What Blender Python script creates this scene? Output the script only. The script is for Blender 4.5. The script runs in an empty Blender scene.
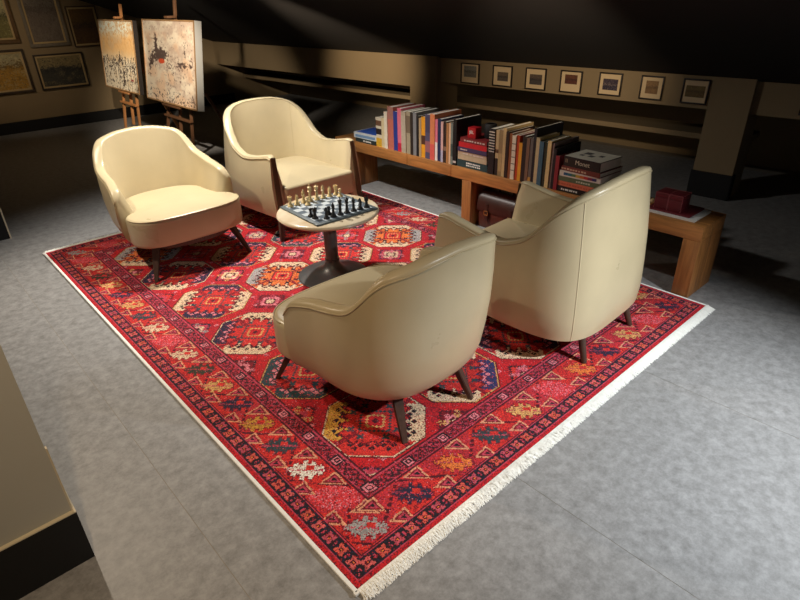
import bpy, bmesh, math, random
import numpy as np
from mathutils import Vector, Matrix

random.seed(7)
rng = np.random.default_rng(11)
S = bpy.context.scene
COL = S.collection

# ------------------------------------------------------------------ camera
cd = bpy.data.cameras.new('camera'); cam = bpy.data.objects.new('camera', cd); COL.objects.link(cam)
cd.sensor_width = 36.0; cd.lens = 564.3 / 800 * 36.0; cd.clip_start = 0.02
_f = Vector((0.58527737, 0.65588863, -0.47671848)).normalized()
_r = Vector((0.738, -0.675, -0.023)); _r = (_r - _f * _r.dot(_f)).normalized()
_u = _r.cross(_f)
M = Matrix((( _r.x, _u.x, -_f.x, -0.6087), (_r.y, _u.y, -_f.y, -0.9098), (_r.z, _u.z, -_f.z, 1.5890), (0, 0, 0, 1)))
cam.matrix_world = M
S.camera = cam

# ------------------------------------------------------------------ world, lamps, exposure
S.view_settings.view_transform = 'Standard'; S.view_settings.look = 'None'
S.view_settings.gamma = 1.0; S.view_settings.use_curve_mapping = False
S.view_settings.exposure = 0.18
w = bpy.data.worlds.new('world'); S.world = w; w.use_nodes = True
w.node_tree.nodes['Background'].inputs[0].default_value = (1.0, 0.93, 0.85, 1)
w.node_tree.nodes['Background'].inputs[1].default_value = 0.02

def spot(name, loc, aim, power, color, deg=95, blend=0.6, size=0.05):
    l = bpy.data.lights.new(name, 'SPOT'); l.energy = power; l.color = color
    l.spot_size = math.radians(deg); l.spot_blend = blend; l.shadow_soft_size = size
    o = bpy.data.objects.new(name, l); COL.objects.link(o); o.location = loc
    d = Vector(aim) - Vector(loc); o.rotation_euler = d.to_track_quat('-Z', 'Y').to_euler()
    return o
NEU = (1.0, 0.95, 0.88); WARM = (1.0, 0.80, 0.57); COOL = (0.93, 0.97, 1.0); MID = (1.0, 0.85, 0.67); AMBER = (1.0, 0.72, 0.44)
spot('unseen_spot', (1.75, -1.55, 1.84), (1.40, -0.25, 0.0), 290, COOL, 76, 1.0, 0.04)
spot('unseen_spot', (1.15, 2.90, 1.98), (1.20, 2.75, 0.0), 158, NEU, 108, 0.6, 0.04)
spot('unseen_spot', (1.50, 2.45, 1.90), (2.5, 1.65, 0.4), 50, NEU, 90, 0.9, 0.04)
spot('unseen_spot', (-0.45, 2.9, 2.38), (-0.05, 2.0, 0.0), 118, MID, 104, 0.8, 0.04)
spot('unseen_spot', (-0.75, -0.45, 2.45), (-0.10, 0.55, 0.0), 85, AMBER, 66, 1.0, 0.04)  # added, unseen; warms chair side like rug bounce, lifts the wall end
spot('unseen_spot', (0.7, 4.05, 2.05), (1.95, 5.80, 0.98), 290, MID, 44, 0.6, 0.04)
spot('unseen_spot', (0.5, 5.7, 2.15), (1.90, 7.0, 0.98), 130, MID, 36, 0.6, 0.04)
spot('unseen_spot', (1.2, 3.7, 1.62), (4.25, 4.85, 0.76), 330, WARM, 33, 1.0, 0.04)
spot('unseen_spot', (1.2, 0.7, 1.66), (4.4, 2.30, 0.84), 190, WARM, 38, 1.0, 0.04)  # added, unseen; brightens the small prints on the right beam
spot('unseen_spot', (0.2, 6.9, 2.1), (1.1, 8.65, 1.0), 36, WARM, 60, 1.0, 0.04)  # added, unseen; brightens the pictures left on the gallery wall

# ------------------------------------------------------------------ helpers
def lin(c):
    return tuple(((v / 12.92) if v <= 0.04045 else ((v + 0.055) / 1.055) ** 2.4) for v in c)
def rgb(r, g, b): return lin((r / 255, g / 255, b / 255))
MATS = {}
def mat(name, c, rough=0.6, metal=0.0, var=0.0, scale=8.0, bump=0.0, bscale=60.0, stretch=None, coat=0.0, c2=None, detail=4, rvar=0.0, nrough=0.5):
    if name in MATS: return MATS[name]
    m = bpy.data.materials.new(name); m.use_nodes = True; nt = m.node_tree; N = nt.nodes; L = nt.links
    b = N['Principled BSDF']; b.inputs['Roughness'].default_value = rough; b.inputs['Metallic'].default_value = metal
    b.inputs['Base Color'].default_value = (*c, 1)
    if coat: b.inputs['Coat Weight'].default_value = coat; b.inputs['Coat Roughness'].default_value = 0.15
    tc = N.new('ShaderNodeTexCoord'); mp = N.new('ShaderNodeMapping'); L.new(tc.outputs['Object'], mp.inputs[0])
    if stretch: mp.inputs['Scale'].default_value = stretch
    if var or c2:
        n = N.new('ShaderNodeTexNoise'); n.inputs['Scale'].default_value = scale; n.inputs['Detail'].default_value = detail; n.inputs['Roughness'].default_value = nrough
        L.new(mp.outputs[0], n.inputs['Vector'])
        r = N.new('ShaderNodeValToRGB'); r.color_ramp.elements[0].position = 0.3; r.color_ramp.elements[1].position = 0.7
        a = tuple(max(0, v * (1 - var)) for v in c); d = c2 if c2 else tuple(min(1, v * (1 + var)) for v in c)
        r.color_ramp.elements[0].color = (*a, 1); r.color_ramp.elements[1].color = (*d, 1)
        L.new(n.outputs['Fac'], r.inputs[0]); L.new(r.outputs[0], b.inputs['Base Color'])
        if rvar:
            mr = N.new('ShaderNodeMapRange'); mr.inputs['To Min'].default_value = rough - rvar; mr.inputs['To Max'].default_value = rough + rvar
            L.new(n.outputs['Fac'], mr.inputs['Value']); L.new(mr.outputs[0], b.inputs['Roughness'])
    if bump:
        n2 = N.new('ShaderNodeTexNoise'); n2.inputs['Scale'].default_value = bscale; n2.inputs['Detail'].default_value = 3
        L.new(mp.outputs[0], n2.inputs['Vector'])
        bp = N.new('ShaderNodeBump'); bp.inputs['Strength'].default_value = bump; bp.inputs['Distance'].default_value = 0.004
        L.new(n2.outputs['Fac'], bp.inputs['Height']); L.new(bp.outputs[0], b.inputs['Normal'])
    MATS[name] = m; return m
def attr_mat(name, rough=0.9, var=0.12, scale=25.0, bump=0.0, bscale=300, sheen=0.0, stretch=None, big=0.0):
    m = bpy.data.materials.new(name); m.use_nodes = True; nt = m.node_tree; N = nt.nodes; L = nt.links
    b = N['Principled BSDF']; b.inputs['Roughness'].default_value = rough
    if sheen: b.inputs['Sheen Weight'].default_value = sheen
    a = N.new('ShaderNodeAttribute'); a.attribute_name = 'paint'
    tc = N.new('ShaderNodeTexCoord'); mp = N.new('ShaderNodeMapping'); L.new(tc.outputs['Object'], mp.inputs[0])
    if stretch: mp.inputs['Scale'].default_value = stretch
    n = N.new('ShaderNodeTexNoise'); n.inputs['Scale'].default_value = scale; n.inputs['Detail'].default_value = 5; L.new(mp.outputs[0], n.inputs['Vector'])
    mr = N.new('ShaderNodeMapRange'); mr.inputs['From Min'].default_value = 0.25; mr.inputs['From Max'].default_value = 0.75
    mr.inputs['To Min'].default_value = 1 - var; mr.inputs['To Max'].default_value = 1 + var; L.new(n.outputs['Fac'], mr.inputs['Value'])
    mx = N.new('ShaderNodeMix'); mx.data_type = 'RGBA'; mx.blend_type = 'MULTIPLY'; mx.inputs[0].default_value = 1.0
    L.new(a.outputs['Color'], mx.inputs[6]); L.new(mr.outputs[0], mx.inputs[7]); L.new(mx.outputs[2], b.inputs['Base Color'])
    if bump:
        n2 = N.new('ShaderNodeTexNoise'); n2.inputs['Scale'].default_value = bscale; L.new(tc.outputs['Object'], n2.inputs['Vector'])
        bp = N.new('ShaderNodeBump'); bp.inputs['Strength'].default_value = bump; bp.inputs['Distance'].default_value = 0.004
        L.new(n2.outputs['Fac'], bp.inputs['Height']); L.new(bp.outputs[0], b.inputs['Normal'])
    return m

def link(name, me, m=None, parent=None, loc=None):
    o = bpy.data.objects.new(name, me); COL.objects.link(o)
    if m is not None and me is not None: me.materials.append(m)
    if parent is not None: o.parent = parent
    if loc is not None: o.location = loc
    return o
def empty(name, loc=(0, 0, 0), rz=0.0):
    o = bpy.data.objects.new(name, None); COL.objects.link(o); o.location = loc; o.rotation_euler = (0, 0, rz); o.empty_display_size = 0.1
    return o
def tag(o, label, cat, group=None):
    o['label'] = label; o['category'] = cat
    if group: o['group'] = group
    return o
def struct(o, label=None):
    o['kind'] = 'structure'
    if label: o['label'] = label
    return o
def pyd(verts, faces, smooth=False):
    me = bpy.data.meshes.new('m'); me.from_pydata([tuple(v) for v in verts], [], faces); me.update()
    if smooth: me.polygons.foreach_set('use_smooth', [True] * len(me.polygons))
    return me
def smooth_by(me, ang=40):
    me.polygons.foreach_set('use_smooth', [True] * len(me.polygons))
    bm = bmesh.new(); bm.from_mesh(me); a = math.radians(ang)
    for e in bm.edges:
        if len(e.link_faces) == 2 and e.calc_face_angle(0) > a: e.smooth = False
    bm.to_mesh(me); bm.free()
    return me
def boxes(lst, bev=0.0, seg=2):
    """lst of (x0,x1,y0,y1,z0,z1) -> one mesh"""
    bm = bmesh.new()
    for (x0, x1, y0, y1, z0, z1) in lst:
        r = bmesh.ops.create_cube(bm, size=1.0)
        for v in r['verts']:
            v.co = Vector(((x0 + x1) / 2 + v.co.x * (x1 - x0), (y0 + y1) / 2 + v.co.y * (y1 - y0), (z0 + z1) / 2 + v.co.z * (z1 - z0)))
    if bev: bmesh.ops.bevel(bm, geom=bm.edges[:], offset=bev, segments=seg, affect='EDGES', profile=0.5)
    me = bpy.data.meshes.new('m'); bm.to_mesh(me); bm.free()
    if bev: smooth_by(me, 35)
    return me
def box(*a, bev=0.0, seg=2): return boxes([a], bev, seg)
def tube(pts, rad, n=8, closed=False, flat=None):
    pts = [Vector(p) for p in pts]; V = []; F = []; k = len(pts)
    rads = rad if hasattr(rad, '__len__') else [rad] * k
    up = Vector((0, 0, 1)); prev = None
    for i, p in enumerate(pts):
        if closed: t = pts[(i + 1) % k] - pts[i - 1]
        else: t = pts[min(i + 1, k - 1)] - pts[max(i - 1, 0)]
        t.normalize()
        if prev is None:
            a = up if abs(t.z) < 0.9 else Vector((1, 0, 0)); s = t.cross(a).normalized()
        else:
            s = (prev - t * prev.dot(t)).normalized()
        prev = s; b = t.cross(s)
        for j in range(n):
            th = 2 * math.pi * j / n
            V.append(p + (s * math.cos(th) + b * math.sin(th)) * rads[i])
    m = k if closed else k - 1
    for i in range(m):
        for j in range(n):
            F.append((i * n + j, i * n + (j + 1) % n, ((i + 1) % k) * n + (j + 1) % n, ((i + 1) % k) * n + j))
    if not closed:
        F.append(tuple(range(n - 1, -1, -1))); F.append(tuple((k - 1) * n + j for j in range(n)))
    return smooth_by(pyd(V, F), 60)
def taper(p0, p1, w0, w1, rot=0.0, bev=0.003):
    """square tapered leg between two points; w = (wx, wy)"""
    p0 = Vector(p0); p1 = Vector(p1); V = []
    for p, w in ((p0, w0), (p1, w1)):
        for sx, sy in ((-1, -1), (1, -1), (1, 1), (-1, 1)):
            q = Vector((sx * w[0] / 2, sy * w[1] / 2, 0)); q.rotate(Matrix.Rotation(rot, 3, 'Z')); V.append(p + q)
    me = pyd(V, [(0, 1, 2, 3), (7, 6, 5, 4), (0, 4, 5, 1), (1, 5, 6, 2), (2, 6, 7, 3), (3, 7, 4, 0)])
    bm = bmesh.new(); bm.from_mesh(me); bmesh.ops.recalc_face_normals(bm, faces=bm.faces[:])
    if bev: bmesh.ops.bevel(bm, geom=bm.edges[:], offset=bev, segments=2, affect='EDGES')
    bm.to_mesh(me); bm.free(); return smooth_by(me, 40)
def lathe(prof, n=24):
    V = []; F = []; k = len(prof)
    for (r, z) in prof:
        for j in range(n):
            th = 2 * math.pi * j / n; V.append((r * math.cos(th), r * math.sin(th), z))
    for i in range(k - 1):
        for j in range(n): F.append((i * n + j, i * n + (j + 1) % n, (i + 1) * n + (j + 1) % n, (i + 1) * n + j))
    F.append(tuple(range(n - 1, -1, -1))); F.append(tuple((k - 1) * n + j for j in range(n)))
    return smooth_by(pyd(V, F), 45)
def beam(p0, p1, a, b, upv=(0, 0, 1), bev=0.002):
    """rectangular bar between two points, a across (perp to upv), b along upv"""
    p0 = Vector(p0); p1 = Vector(p1); t = (p1 - p0).normalized(); s = t.cross(Vector(upv)).normalized(); u = s.cross(t)
    V = []
    for p in (p0, p1):
        for sx, sy in ((-1, -1), (1, -1), (1, 1), (-1, 1)): V.append(p + s * (sx * a / 2) + u * (sy * b / 2))
    me = pyd(V, [(3, 2, 1, 0), (4, 5, 6, 7), (0, 1, 5, 4), (1, 2, 6, 5), (2, 3, 7, 6), (3, 0, 4, 7)])
    if bev:
        bm = bmesh.new(); bm.from_mesh(me); bmesh.ops.bevel(bm, geom=bm.edges[:], offset=bev, segments=1, affect='EDGES'); bm.to_mesh(me); bm.free()
    return me
def text_mesh(s, size, m, name, parent, mw):
    c = bpy.data.curves.new('t', 'FONT'); c.body = s; c.size = size; c.align_x = 'CENTER'; c.align_y = 'CENTER'; c.extrude = 0.0006
    o = bpy.data.objects.new('t', c); COL.objects.link(o)
    bpy.context.view_layer.update()
    me = bpy.data.meshes.new_from_object(o.evaluated_get(bpy.context.evaluated_depsgraph_get()))
    bpy.data.objects.remove(o); bpy.data.curves.remove(c)
    me.materials.clear()
    t = link(name, me, m, parent); t.matrix_local = mw
    return t
def vnoise(U, V, freq, seed, octv=3):
    out = np.zeros_like(U); amp = 1.0; tot = 0
    for o in range(octv):
        r = np.random.default_rng(seed + o * 17); n = int(freq * 2 ** o) + 3
        g = r.random((n, n)); fu = np.clip(U, 0, 1) * (n - 2); fv = np.clip(V, 0, 1) * (n - 2)
        iu = fu.astype(int); iv = fv.astype(int); tu = fu - iu; tv = fv - iv
        tu = tu * tu * (3 - 2 * tu); tv = tv * tv * (3 - 2 * tv)
        out += amp * ((g[iu, iv] * (1 - tu) + g[iu + 1, iv] * tu) * (1 - tv) + (g[iu, iv + 1] * (1 - tu) + g[iu + 1, iv + 1] * tu) * tv)
        tot += amp; amp *= 0.5
    return out / tot
def srgb2lin(a):
    a = np.clip(a, 0, 1); return np.where(a <= 0.04045, a / 12.92, ((a + 0.055) / 1.055) ** 2.4)
def grid_mesh(X, Y, nx, ny, colors):
    """flat grid with one colour per face (attribute 'paint'); colors (nx,ny,3) linear"""
    xs = np.linspace(X[0], X[1], nx + 1); ys = np.linspace(Y[0], Y[1], ny + 1)
    gx, gy = np.meshgrid(xs, ys, indexing='ij')
    co = np.stack([gx.ravel(), gy.ravel(), np.zeros(gx.size)], 1).astype(np.float32)
    i, j = np.meshgrid(np.arange(nx), np.arange(ny), indexing='ij'); i = i.ravel(); j = j.ravel(); s = ny + 1
    q = np.stack([i * s + j, (i + 1) * s + j, (i + 1) * s + j + 1, i * s + j + 1], 1).astype(np.int32)
    me = bpy.data.meshes.new('m'); me.vertices.add(len(co)); me.vertices.foreach_set('co', co.ravel())
    me.loops.add(q.size); me.loops.foreach_set('vertex_index', q.ravel())
    me.polygons.add(len(q)); me.polygons.foreach_set('loop_start', np.arange(0, q.size, 4, dtype=np.int32))
    me.update(calc_edges=True)
    at = me.attributes.new('paint', 'FLOAT_COLOR', 'FACE')
    c = np.ones((len(q), 4), np.float32); c[:, :3] = colors.reshape(-1, 3); at.data.foreach_set('color', c.ravel())
    return me

# ------------------------------------------------------------------ materials
M_LEATHER = mat('cream leather', rgb(200, 184, 148), 0.29, var=0.05, scale=5, bump=0.12, bscale=350, rvar=0.04)
M_PIPE = mat('leather piping', rgb(188, 172, 136), 0.38)
M_STITCH = mat('stitching', rgb(222, 208, 170), 0.7)
M_DWOOD = mat('dark stained wood', rgb(74, 54, 44), 0.45, var=0.25, scale=18, stretch=(6, 6, 1))
M_OAK = mat('honey oak', rgb(168, 112, 58), 0.5, var=0.28, scale=7, stretch=(8, 0.7, 8), bump=0.08, bscale=30)
M_OAKV = mat('honey oak upright', rgb(160, 106, 56), 0.5, var=0.28, scale=7, stretch=(8, 8, 0.8), bump=0.08, bscale=30)
M_OAKEND = mat('oak end grain', rgb(176, 124, 68), 0.55, var=0.25, scale=9, stretch=(5, 5, 1.2), bump=0.08, bscale=40)
M_FLOOR = mat('grey cement tile', rgb(122, 121, 119), 0.48, c2=rgb(172, 172, 172), var=0.14, scale=20, bump=0.06, bscale=60, detail=14, rvar=0.06, nrough=0.78)
M_JOINT = mat('tile joint', rgb(150, 142, 130), 0.8)
M_WALL = mat('taupe wall paint', rgb(146, 126, 94), 0.85, var=0.03, scale=3, bump=0.03, bscale=200)
M_WALLG = mat('grey wall paint', rgb(186, 186, 178), 0.8, var=0.02, scale=3)
M_BASE = mat('black baseboard', rgb(13, 12, 12), 0.7, var=0.3, scale=120)
M_TRIM_LIT = mat('cream trim and lit edges', rgb(214, 204, 178), 0.6)  # real corner strip, and edges whose light is put into the colour
M_CEIL = mat('dark ceiling paint', rgb(32, 27, 25), 0.95, var=0.05, scale=2)
M_MARBLE = mat('cream marble', rgb(226, 214, 188), 0.25, c2=rgb(196, 168, 126), scale=6, detail=8)
M_BRONZE = mat('dark bronze metal', rgb(92, 92, 92), 0.38, metal=0.45, var=0.1, scale=6)
M_EASEL = mat('beech easel wood', rgb(176, 120, 70), 0.55, var=0.2, scale=12, stretch=(4, 4, 1))
M_EASELD = mat('walnut easel wood', rgb(110, 76, 50), 0.55, var=0.2, scale=12, stretch=(4, 4, 1))
M_PAGES = mat('page edges', rgb(232, 226, 210), 0.8, var=0.06, scale=40, stretch=(1, 30, 1))
M_WHITE = mat('white print', rgb(240, 238, 230), 0.6)
M_FRINGE = mat('fringe cotton', rgb(250, 249, 242), 0.9, var=0.06, scale=60)
M_PAINT = attr_mat('canvas paint', 0.6, 0.05, 40, bump=0.15, bscale=200)

# ------------------------------------------------------------------ floor
floor = struct(link('floor', box(-5.0, 6.2, -4.0, 9.2, -0.10, -0.0008), M_JOINT))
xe = [-0.25 + 0.9675 * k for k in range(-4, 7)]
yc = [-4.0, -1.9, 5.3, 9.2]
for i in range(len(xe) - 1):
    off = 0.45 * (i % 2)
    ys = [-4.0, -1.75 - off, 4.75 + off, 9.2]
    for a, b in zip(ys[:-1], ys[1:]):
        t = link('tile', box(-0.9675 / 2 + 0.001, 0.9675 / 2 - 0.001, -(b - a) / 2 + 0.001, (b - a) / 2 - 0.001, -0.004, 0.0), M_FLOOR, floor)
        t.location = ((xe[i] + xe[i + 1]) / 2, (a + b) / 2, 0.0)

# ------------------------------------------------------------------ knee wall along the right, turned a little against the rug
KA = math.atan(0.055); K0 = (4.45, 0.9, 0.0)
def kobj(name, me, m, parent=None):
    o = link(name, me, m, parent)
    if parent is None: o.location = K0; o.rotation_euler = (0, 0, KA)
    return o
ZT = 0.955
kw = struct(kobj('wall_right', boxes([
    (0.00, 0.30, 0.045, 2.95, 0.705, ZT), (0.00, 0.30, -0.265, 0.045, 0.0, ZT),          # picture beam, pillar
    (-0.07, 0.30, 2.90, 3.31, 0.0, ZT + 0.02), (-0.07, 0.30, 3.31, 7.75, 0.635, ZT + 0.02),  # second pillar, long beam
    (0.06, 0.30, -3.6, -0.265, 0.69, ZT), (1.30, 1.40, -3.6, 7.75, 0.0, 0.50),             # beam at far right, back of the niche
]), M_WALL), 'taupe attic knee wall with pillars, beams and dark low openings')
kobj('ledge', boxes([(0.38, 0.80, -0.2, 2.92, 0.385, 0.43), (0.38, 0.80, 2.92, 7.7, 0.385, 0.43)]), M_WALL, kw)
bb = struct(kobj('baseboard_right', boxes([(-0.012, 0.0, -0.277, 0.057, 0.0, 0.21), (-0.012, 0.06, -0.277, -0.265, 0, 0.21), (-0.085, -0.07, 2.885, 3.33, 0.0, 0.21)]), M_BASE), 'black baseboard along the knee wall pillars')
# sloping ceiling
sl = 0.342
me = pyd([(1.4, -5.0, ZT - sl * 1.4), (1.4, 8.4, ZT - sl * 1.4), (-9.5, 8.4, ZT + sl * 9.5), (-9.5, -5.0, ZT + sl * 9.5),
          (1.4, -5.0, ZT - sl * 1.4 + .12), (1.4, 8.4, ZT - sl * 1.4 + .12), (-9.5, 8.4, ZT + sl * 9.5 + .12), (-9.5, -5.0, ZT + sl * 9.5 + .12)],
         [(0, 1, 2, 3), (7, 6, 5, 4), (0, 4, 5, 1), (1, 5, 6, 2), (2, 6, 7, 3), (3, 7, 4, 0)])
struct(kobj('ceiling', me, M_CEIL), 'nearly black sloping attic ceiling')
# back wall
struct(link('wall_back', pyd([(x, y, z) for y in (8.65, 8.8) for (x, z) in ((-5.0, 0), (5.6, 0), (5.6, 0.42), (-5.0, 4.1))],
      [(0, 1, 2, 3), (7, 6, 5, 4), (0, 4, 5, 1), (1, 5, 6, 2), (2, 6, 7, 3), (3, 7, 4, 0)]), M_WALL), 'taupe gallery wall hung with framed paintings')
struct(link('baseboard_back', box(-5.0, 4.2, 8.635, 8.65, 0.0, 0.15), M_BASE), 'black baseboard below the gallery wall')
# wall ends at the left
wl = struct(link('wall_left', box(-3.6, -0.556, 0.70, 1.0, 0.0, 2.6), M_WALLG), 'grey wall end at the lower left corner')
link('trim_lit_edge', box(-0.556, -0.551, 0.70, 0.715, 0.209, 0.46), M_TRIM_LIT, wl)  # cream paints the warm light on a sliver of the wall's side
struct(link('baseboard_left', box(-3.6, -0.546, 0.686, 1.0, 0.0, 0.205, bev=0.002), M_BASE), 'black baseboard on the grey wall end')
link('lit_top', box(-3.6, -0.546, 0.686, 1.0, 0.205, 0.209), M_TRIM_LIT, bpy.data.objects['baseboard_left'])  # cream paints the light falling on the black baseboard's top
w2 = struct(link('wall_side', box(-3.6, -0.122, 4.15, 4.45, 0.0, 2.45), M_WALLG), 'grey wall end at the left edge of the picture')
b2 = struct(link('baseboard_side', box(-3.6, -0.118, 4.135, 4.45, 0.0, 0.235), M_BASE), 'black baseboard with pale corner strip at the left edge')
link('trim_lit_edge', box(-0.118, -0.108, 4.13, 4.145, 0.0, 0.245), M_TRIM_LIT, b2)
link('lit_top', box(-3.6, -0.118, 4.13, 4.45, 0.235, 0.245), M_TRIM_LIT, b2)  # baseboard top again, coloured as if lit

# ------------------------------------------------------------------ rug
RW, RL, RT = 2.5, 3.58, 0.012
C = dict(red=(196, 28, 36), red2=(210, 50, 44), rose=(190, 62, 84), pink=(222, 128, 140), deep=(120, 18, 34), maroon=(78, 16, 30), navy=(34, 36, 62), black=(34, 22, 30),
         cream=(222, 194, 160), tan=(214, 164, 100), orange=(226, 122, 56), gold=(206, 152, 62), teal=(42, 66, 72), green=(44, 58, 42), grey=(160, 158, 156), blue=(46, 52, 98), white=(236, 228, 212))
C = {k: np.array(v) / 255.0 for k, v in C.items()}
def rug_colors(nx, ny):
    xs = (np.arange(nx) + 0.5) / nx * RW; ys = (np.arange(ny) + 0.5) / ny * RL
    X, Y = np.meshgrid(xs, ys, indexing='ij'); P = np.zeros((nx, ny, 3))
    R_ = np.random.default_rng(5); rn = R_.random((nx, ny)); rn2 = R_.random((nx, ny))
    def put(m, c): P[m] = C[c] if isinstance(c, str) else c
    D = np.minimum(np.minimum(X, RW - X), np.minimum(Y, RL - Y))
    vert = np.minimum(X, RW - X) <= np.minimum(Y, RL - Y)          # belongs to the long-side border
    T = np.where(vert, Y, X)                                       # running coordinate
    P[:] = C['red']
    put(D < 0.017, 'red')
    put(rn * (D < 0.017) > 0.75, 'deep')
    # rosette border
    m = (D >= 0.017) & (D < 0.079); put(m, 'black'); put(m & (rn > 0.8), 'navy')
    pit = np.where(vert, 3.442 / 54, 2.362 / 37)
    tt = np.mod(T - 0.048, pit) - pit / 2; dd = D - 0.048
    rr = np.sqrt(tt ** 2 + dd ** 2); an = np.arctan2(dd, tt)
    k = np.floor((T - 0.048) / pit).astype(int)
    ros = m & (rr < 0.0245 * (0.80 - 0.24 * np.cos(4 * an)))
    ck = [np.array([208, 92, 92]) / 255, np.array([210, 86, 74]) / 255, np.array([190, 76, 92]) / 255]
    for q in range(3): put(ros & (k % 3 == q), ck[q])
    put(ros & (rr < 0.008), 'maroon'); put(ros & (rr < 0.004), 'orange')
    put(m & (np.abs(tt) > pit / 2 - 0.004) & (np.abs(dd) < 0.012) & (rn > 0.3), 'rose')
    put(m & ((D < 0.0205) | (D > 0.0755)), 'rose')
    # leaf border
    m = (D >= 0.079) & (D < 0.243); put(m, 'red2'); put(m & (rn > 0.75), 'red'); put(m & (rn2 > 0.93), 'deep')
    nz = vnoise(X / RW, Y / RL, 14, 3); put(m & (nz > 0.56) & (rn > 0.35), np.array([184, 44, 60]) / 255)
    put((D >= 0.079) & (D < 0.083), 'maroon'); put((D >= 0.239) & (D < 0.243), 'maroon')
    pl = np.where(vert, (RL - 0.31) / 18, (RW - 0.31) / 10)
    # zigzag dashed lines
    amp = (D - 0.081) / 0.158; ph = np.mod((T - 0.155) / pl, 2.0)
    tri = np.where(ph < 1, ph, 2 - ph)
    zz = m & (np.abs(tri - amp) < 0.05) & (np.mod(np.floor((X + Y) / 0.013), 3) > 0) & (D > 0.09) & (D < 0.235)
    put(zz, 'maroon')
    # outlined triangles on both edges
    def triangle(cx, cy, s):
        u = (X - cx + Y - cy) / 1.4142; v = (X - cx - Y + cy) / 1.4142   # u: up in the photograph
        h = s
        inside = lambda q: (u > -h * 0.5 + q) & (np.abs(v) * 1.25 < (h * 0.62 - u - q * 1.7))
        a = inside(0) & m; put(a, np.array([218, 150, 116]) / 255); put(inside(0.0075) & m, 'deep'); put(inside(0.013) & m, 'rose'); put(inside(0.019) & m, 'black')
    leafL = ['grey', 'blob', 'white', 'teal', 'gold', 'navy', 'tan', 'green', 'cream', 'blob', 'cream', 'teal', 'tan', 'navy', 'tan', 'green', 'cream', 'blob', 'grey']
    leafF = ['grey', 'navy', 'orange', 'teal', 'tan', 'blob', 'orange', 'navy', 'tan', 'blob', 'grey']
    def leaf(cx, cy, c, s=1.0):
        u = (X - cx - Y + cy) / 1.4142; v = (X - cx + Y - cy) / 1.4142
        uq = np.floor(u / 0.012) * 0.012
        jag = 0.62 + 0.38 * (np.mod(np.floor((u + 0.2) / 0.017), 2))
        wd = (0.050 * (1 - (np.abs(uq) / 0.082) ** 1.6)) * jag
        body = (np.abs(v) < wd) & (np.abs(u) < 0.078); halo = (np.abs(v) < wd + 0.006) & (np.abs(u) < 0.082)
        if c != 'blob': put(halo, 'deep')
        if c == 'blob':
            b = (np.abs(v) < 0.055 * (1 - (np.abs(uq) / 0.10) ** 2)) & (np.abs(u) < 0.1); put(b & (rn > 0.25), np.array([214, 60, 70]) / 255); put(b & (rn2 > 0.8), 'pink')
            return
        put(body, c); put(body & (rn > 0.86), C[c] * 0.72 + np.array([.16, .03, .03])); put(body & (np.abs(v) < 0.005) & (rn2 > 0.45), 'rose')
        put((np.abs(v - 0.012) < 0.011) & (np.abs(u - 0.018) < 0.016), C['red2'])
    pL = (RL - 0.31) / 18; pF = (RW - 0.31) / 10
    for q in range(19):
        leaf(0.160, 0.155 + pL * q, leafL[q]); leaf(RW - 0.160, 0.155 + pL * q, leafL[(q + 5) % 17])
    for q in range(1, 10):
        leaf(0.155 + pF * q, 0.158, leafF[q]); leaf(0.155 + pF * q, RL - 0.158, leafF[(q + 4) % 10])
    for q in range(18):
        y = 0.155 + pL * (q + 0.5)
        for sx in (0, 1):
            o = 0.104; i_ = 0.216
            triangle((o if sx == 0 else RW - o), y + 0.02, 0.060); triangle((i_ if sx == 0 else RW - i_), y - 0.02, 0.060)
    for q in range(10):
        x = 0.155 + pF * (q + 0.5)
        for sy in (0, 1):
            triangle(x + 0.025, (0.104 if sy == 0 else RL - 0.104), 0.060); triangle(x - 0.025, (0.216 if sy == 0 else RL - 0.216), 0.060)
    # lattice border
    m = (D >= 0.243) & (D < 0.315); put(m, np.array([96, 24, 44]) / 255)
    a1 = np.mod(X + Y, 0.036); a2 = np.mod(X - Y, 0.036)
    put(m & ((a1 < 0.0085) | (a2 < 0.0085)), 'black')
    put(m & (np.abs(a1 - 0.022) < 0.007) & (np.abs(a2 - 0.022) < 0.007), 'rose'); put(m & (rn > 0.82), 'rose'); put(m & (rn2 > 0.9), 'red')
    sq = np.maximum(np.abs(np.mod(T, 0.19) - 0.095), np.abs(D - 0.279))
    put(m & (sq < 0.024), 'black'); put(m & (sq < 0.017), 'pink'); put(m & (sq < 0.011), 'black'); put(m & (sq < 0.006), 'pink')
    for d0 in (0.2435, 0.251, 0.307, 0.3145): put((np.abs(D - d0) < 0.003), 'maroon' if d0 in (0.2435, 0.3145) else 'rose')
    # field
    F = D >= 0.3175; put(F, 'red'); nz = vnoise(X / RW, Y / RL, 9, 8)
    put(F & (nz > 0.55) & (rn > 0.45), np.array([172, 30, 48]) / 255); put(F & (rn2 > 0.95), 'deep')
    gx = [1.25 + (i - 1.5) * 0.478 for i in range(4)]; gy = [1.79 + (j - 2.5) * 0.497 for j in range(6)]
    qs = 0.0125
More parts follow.
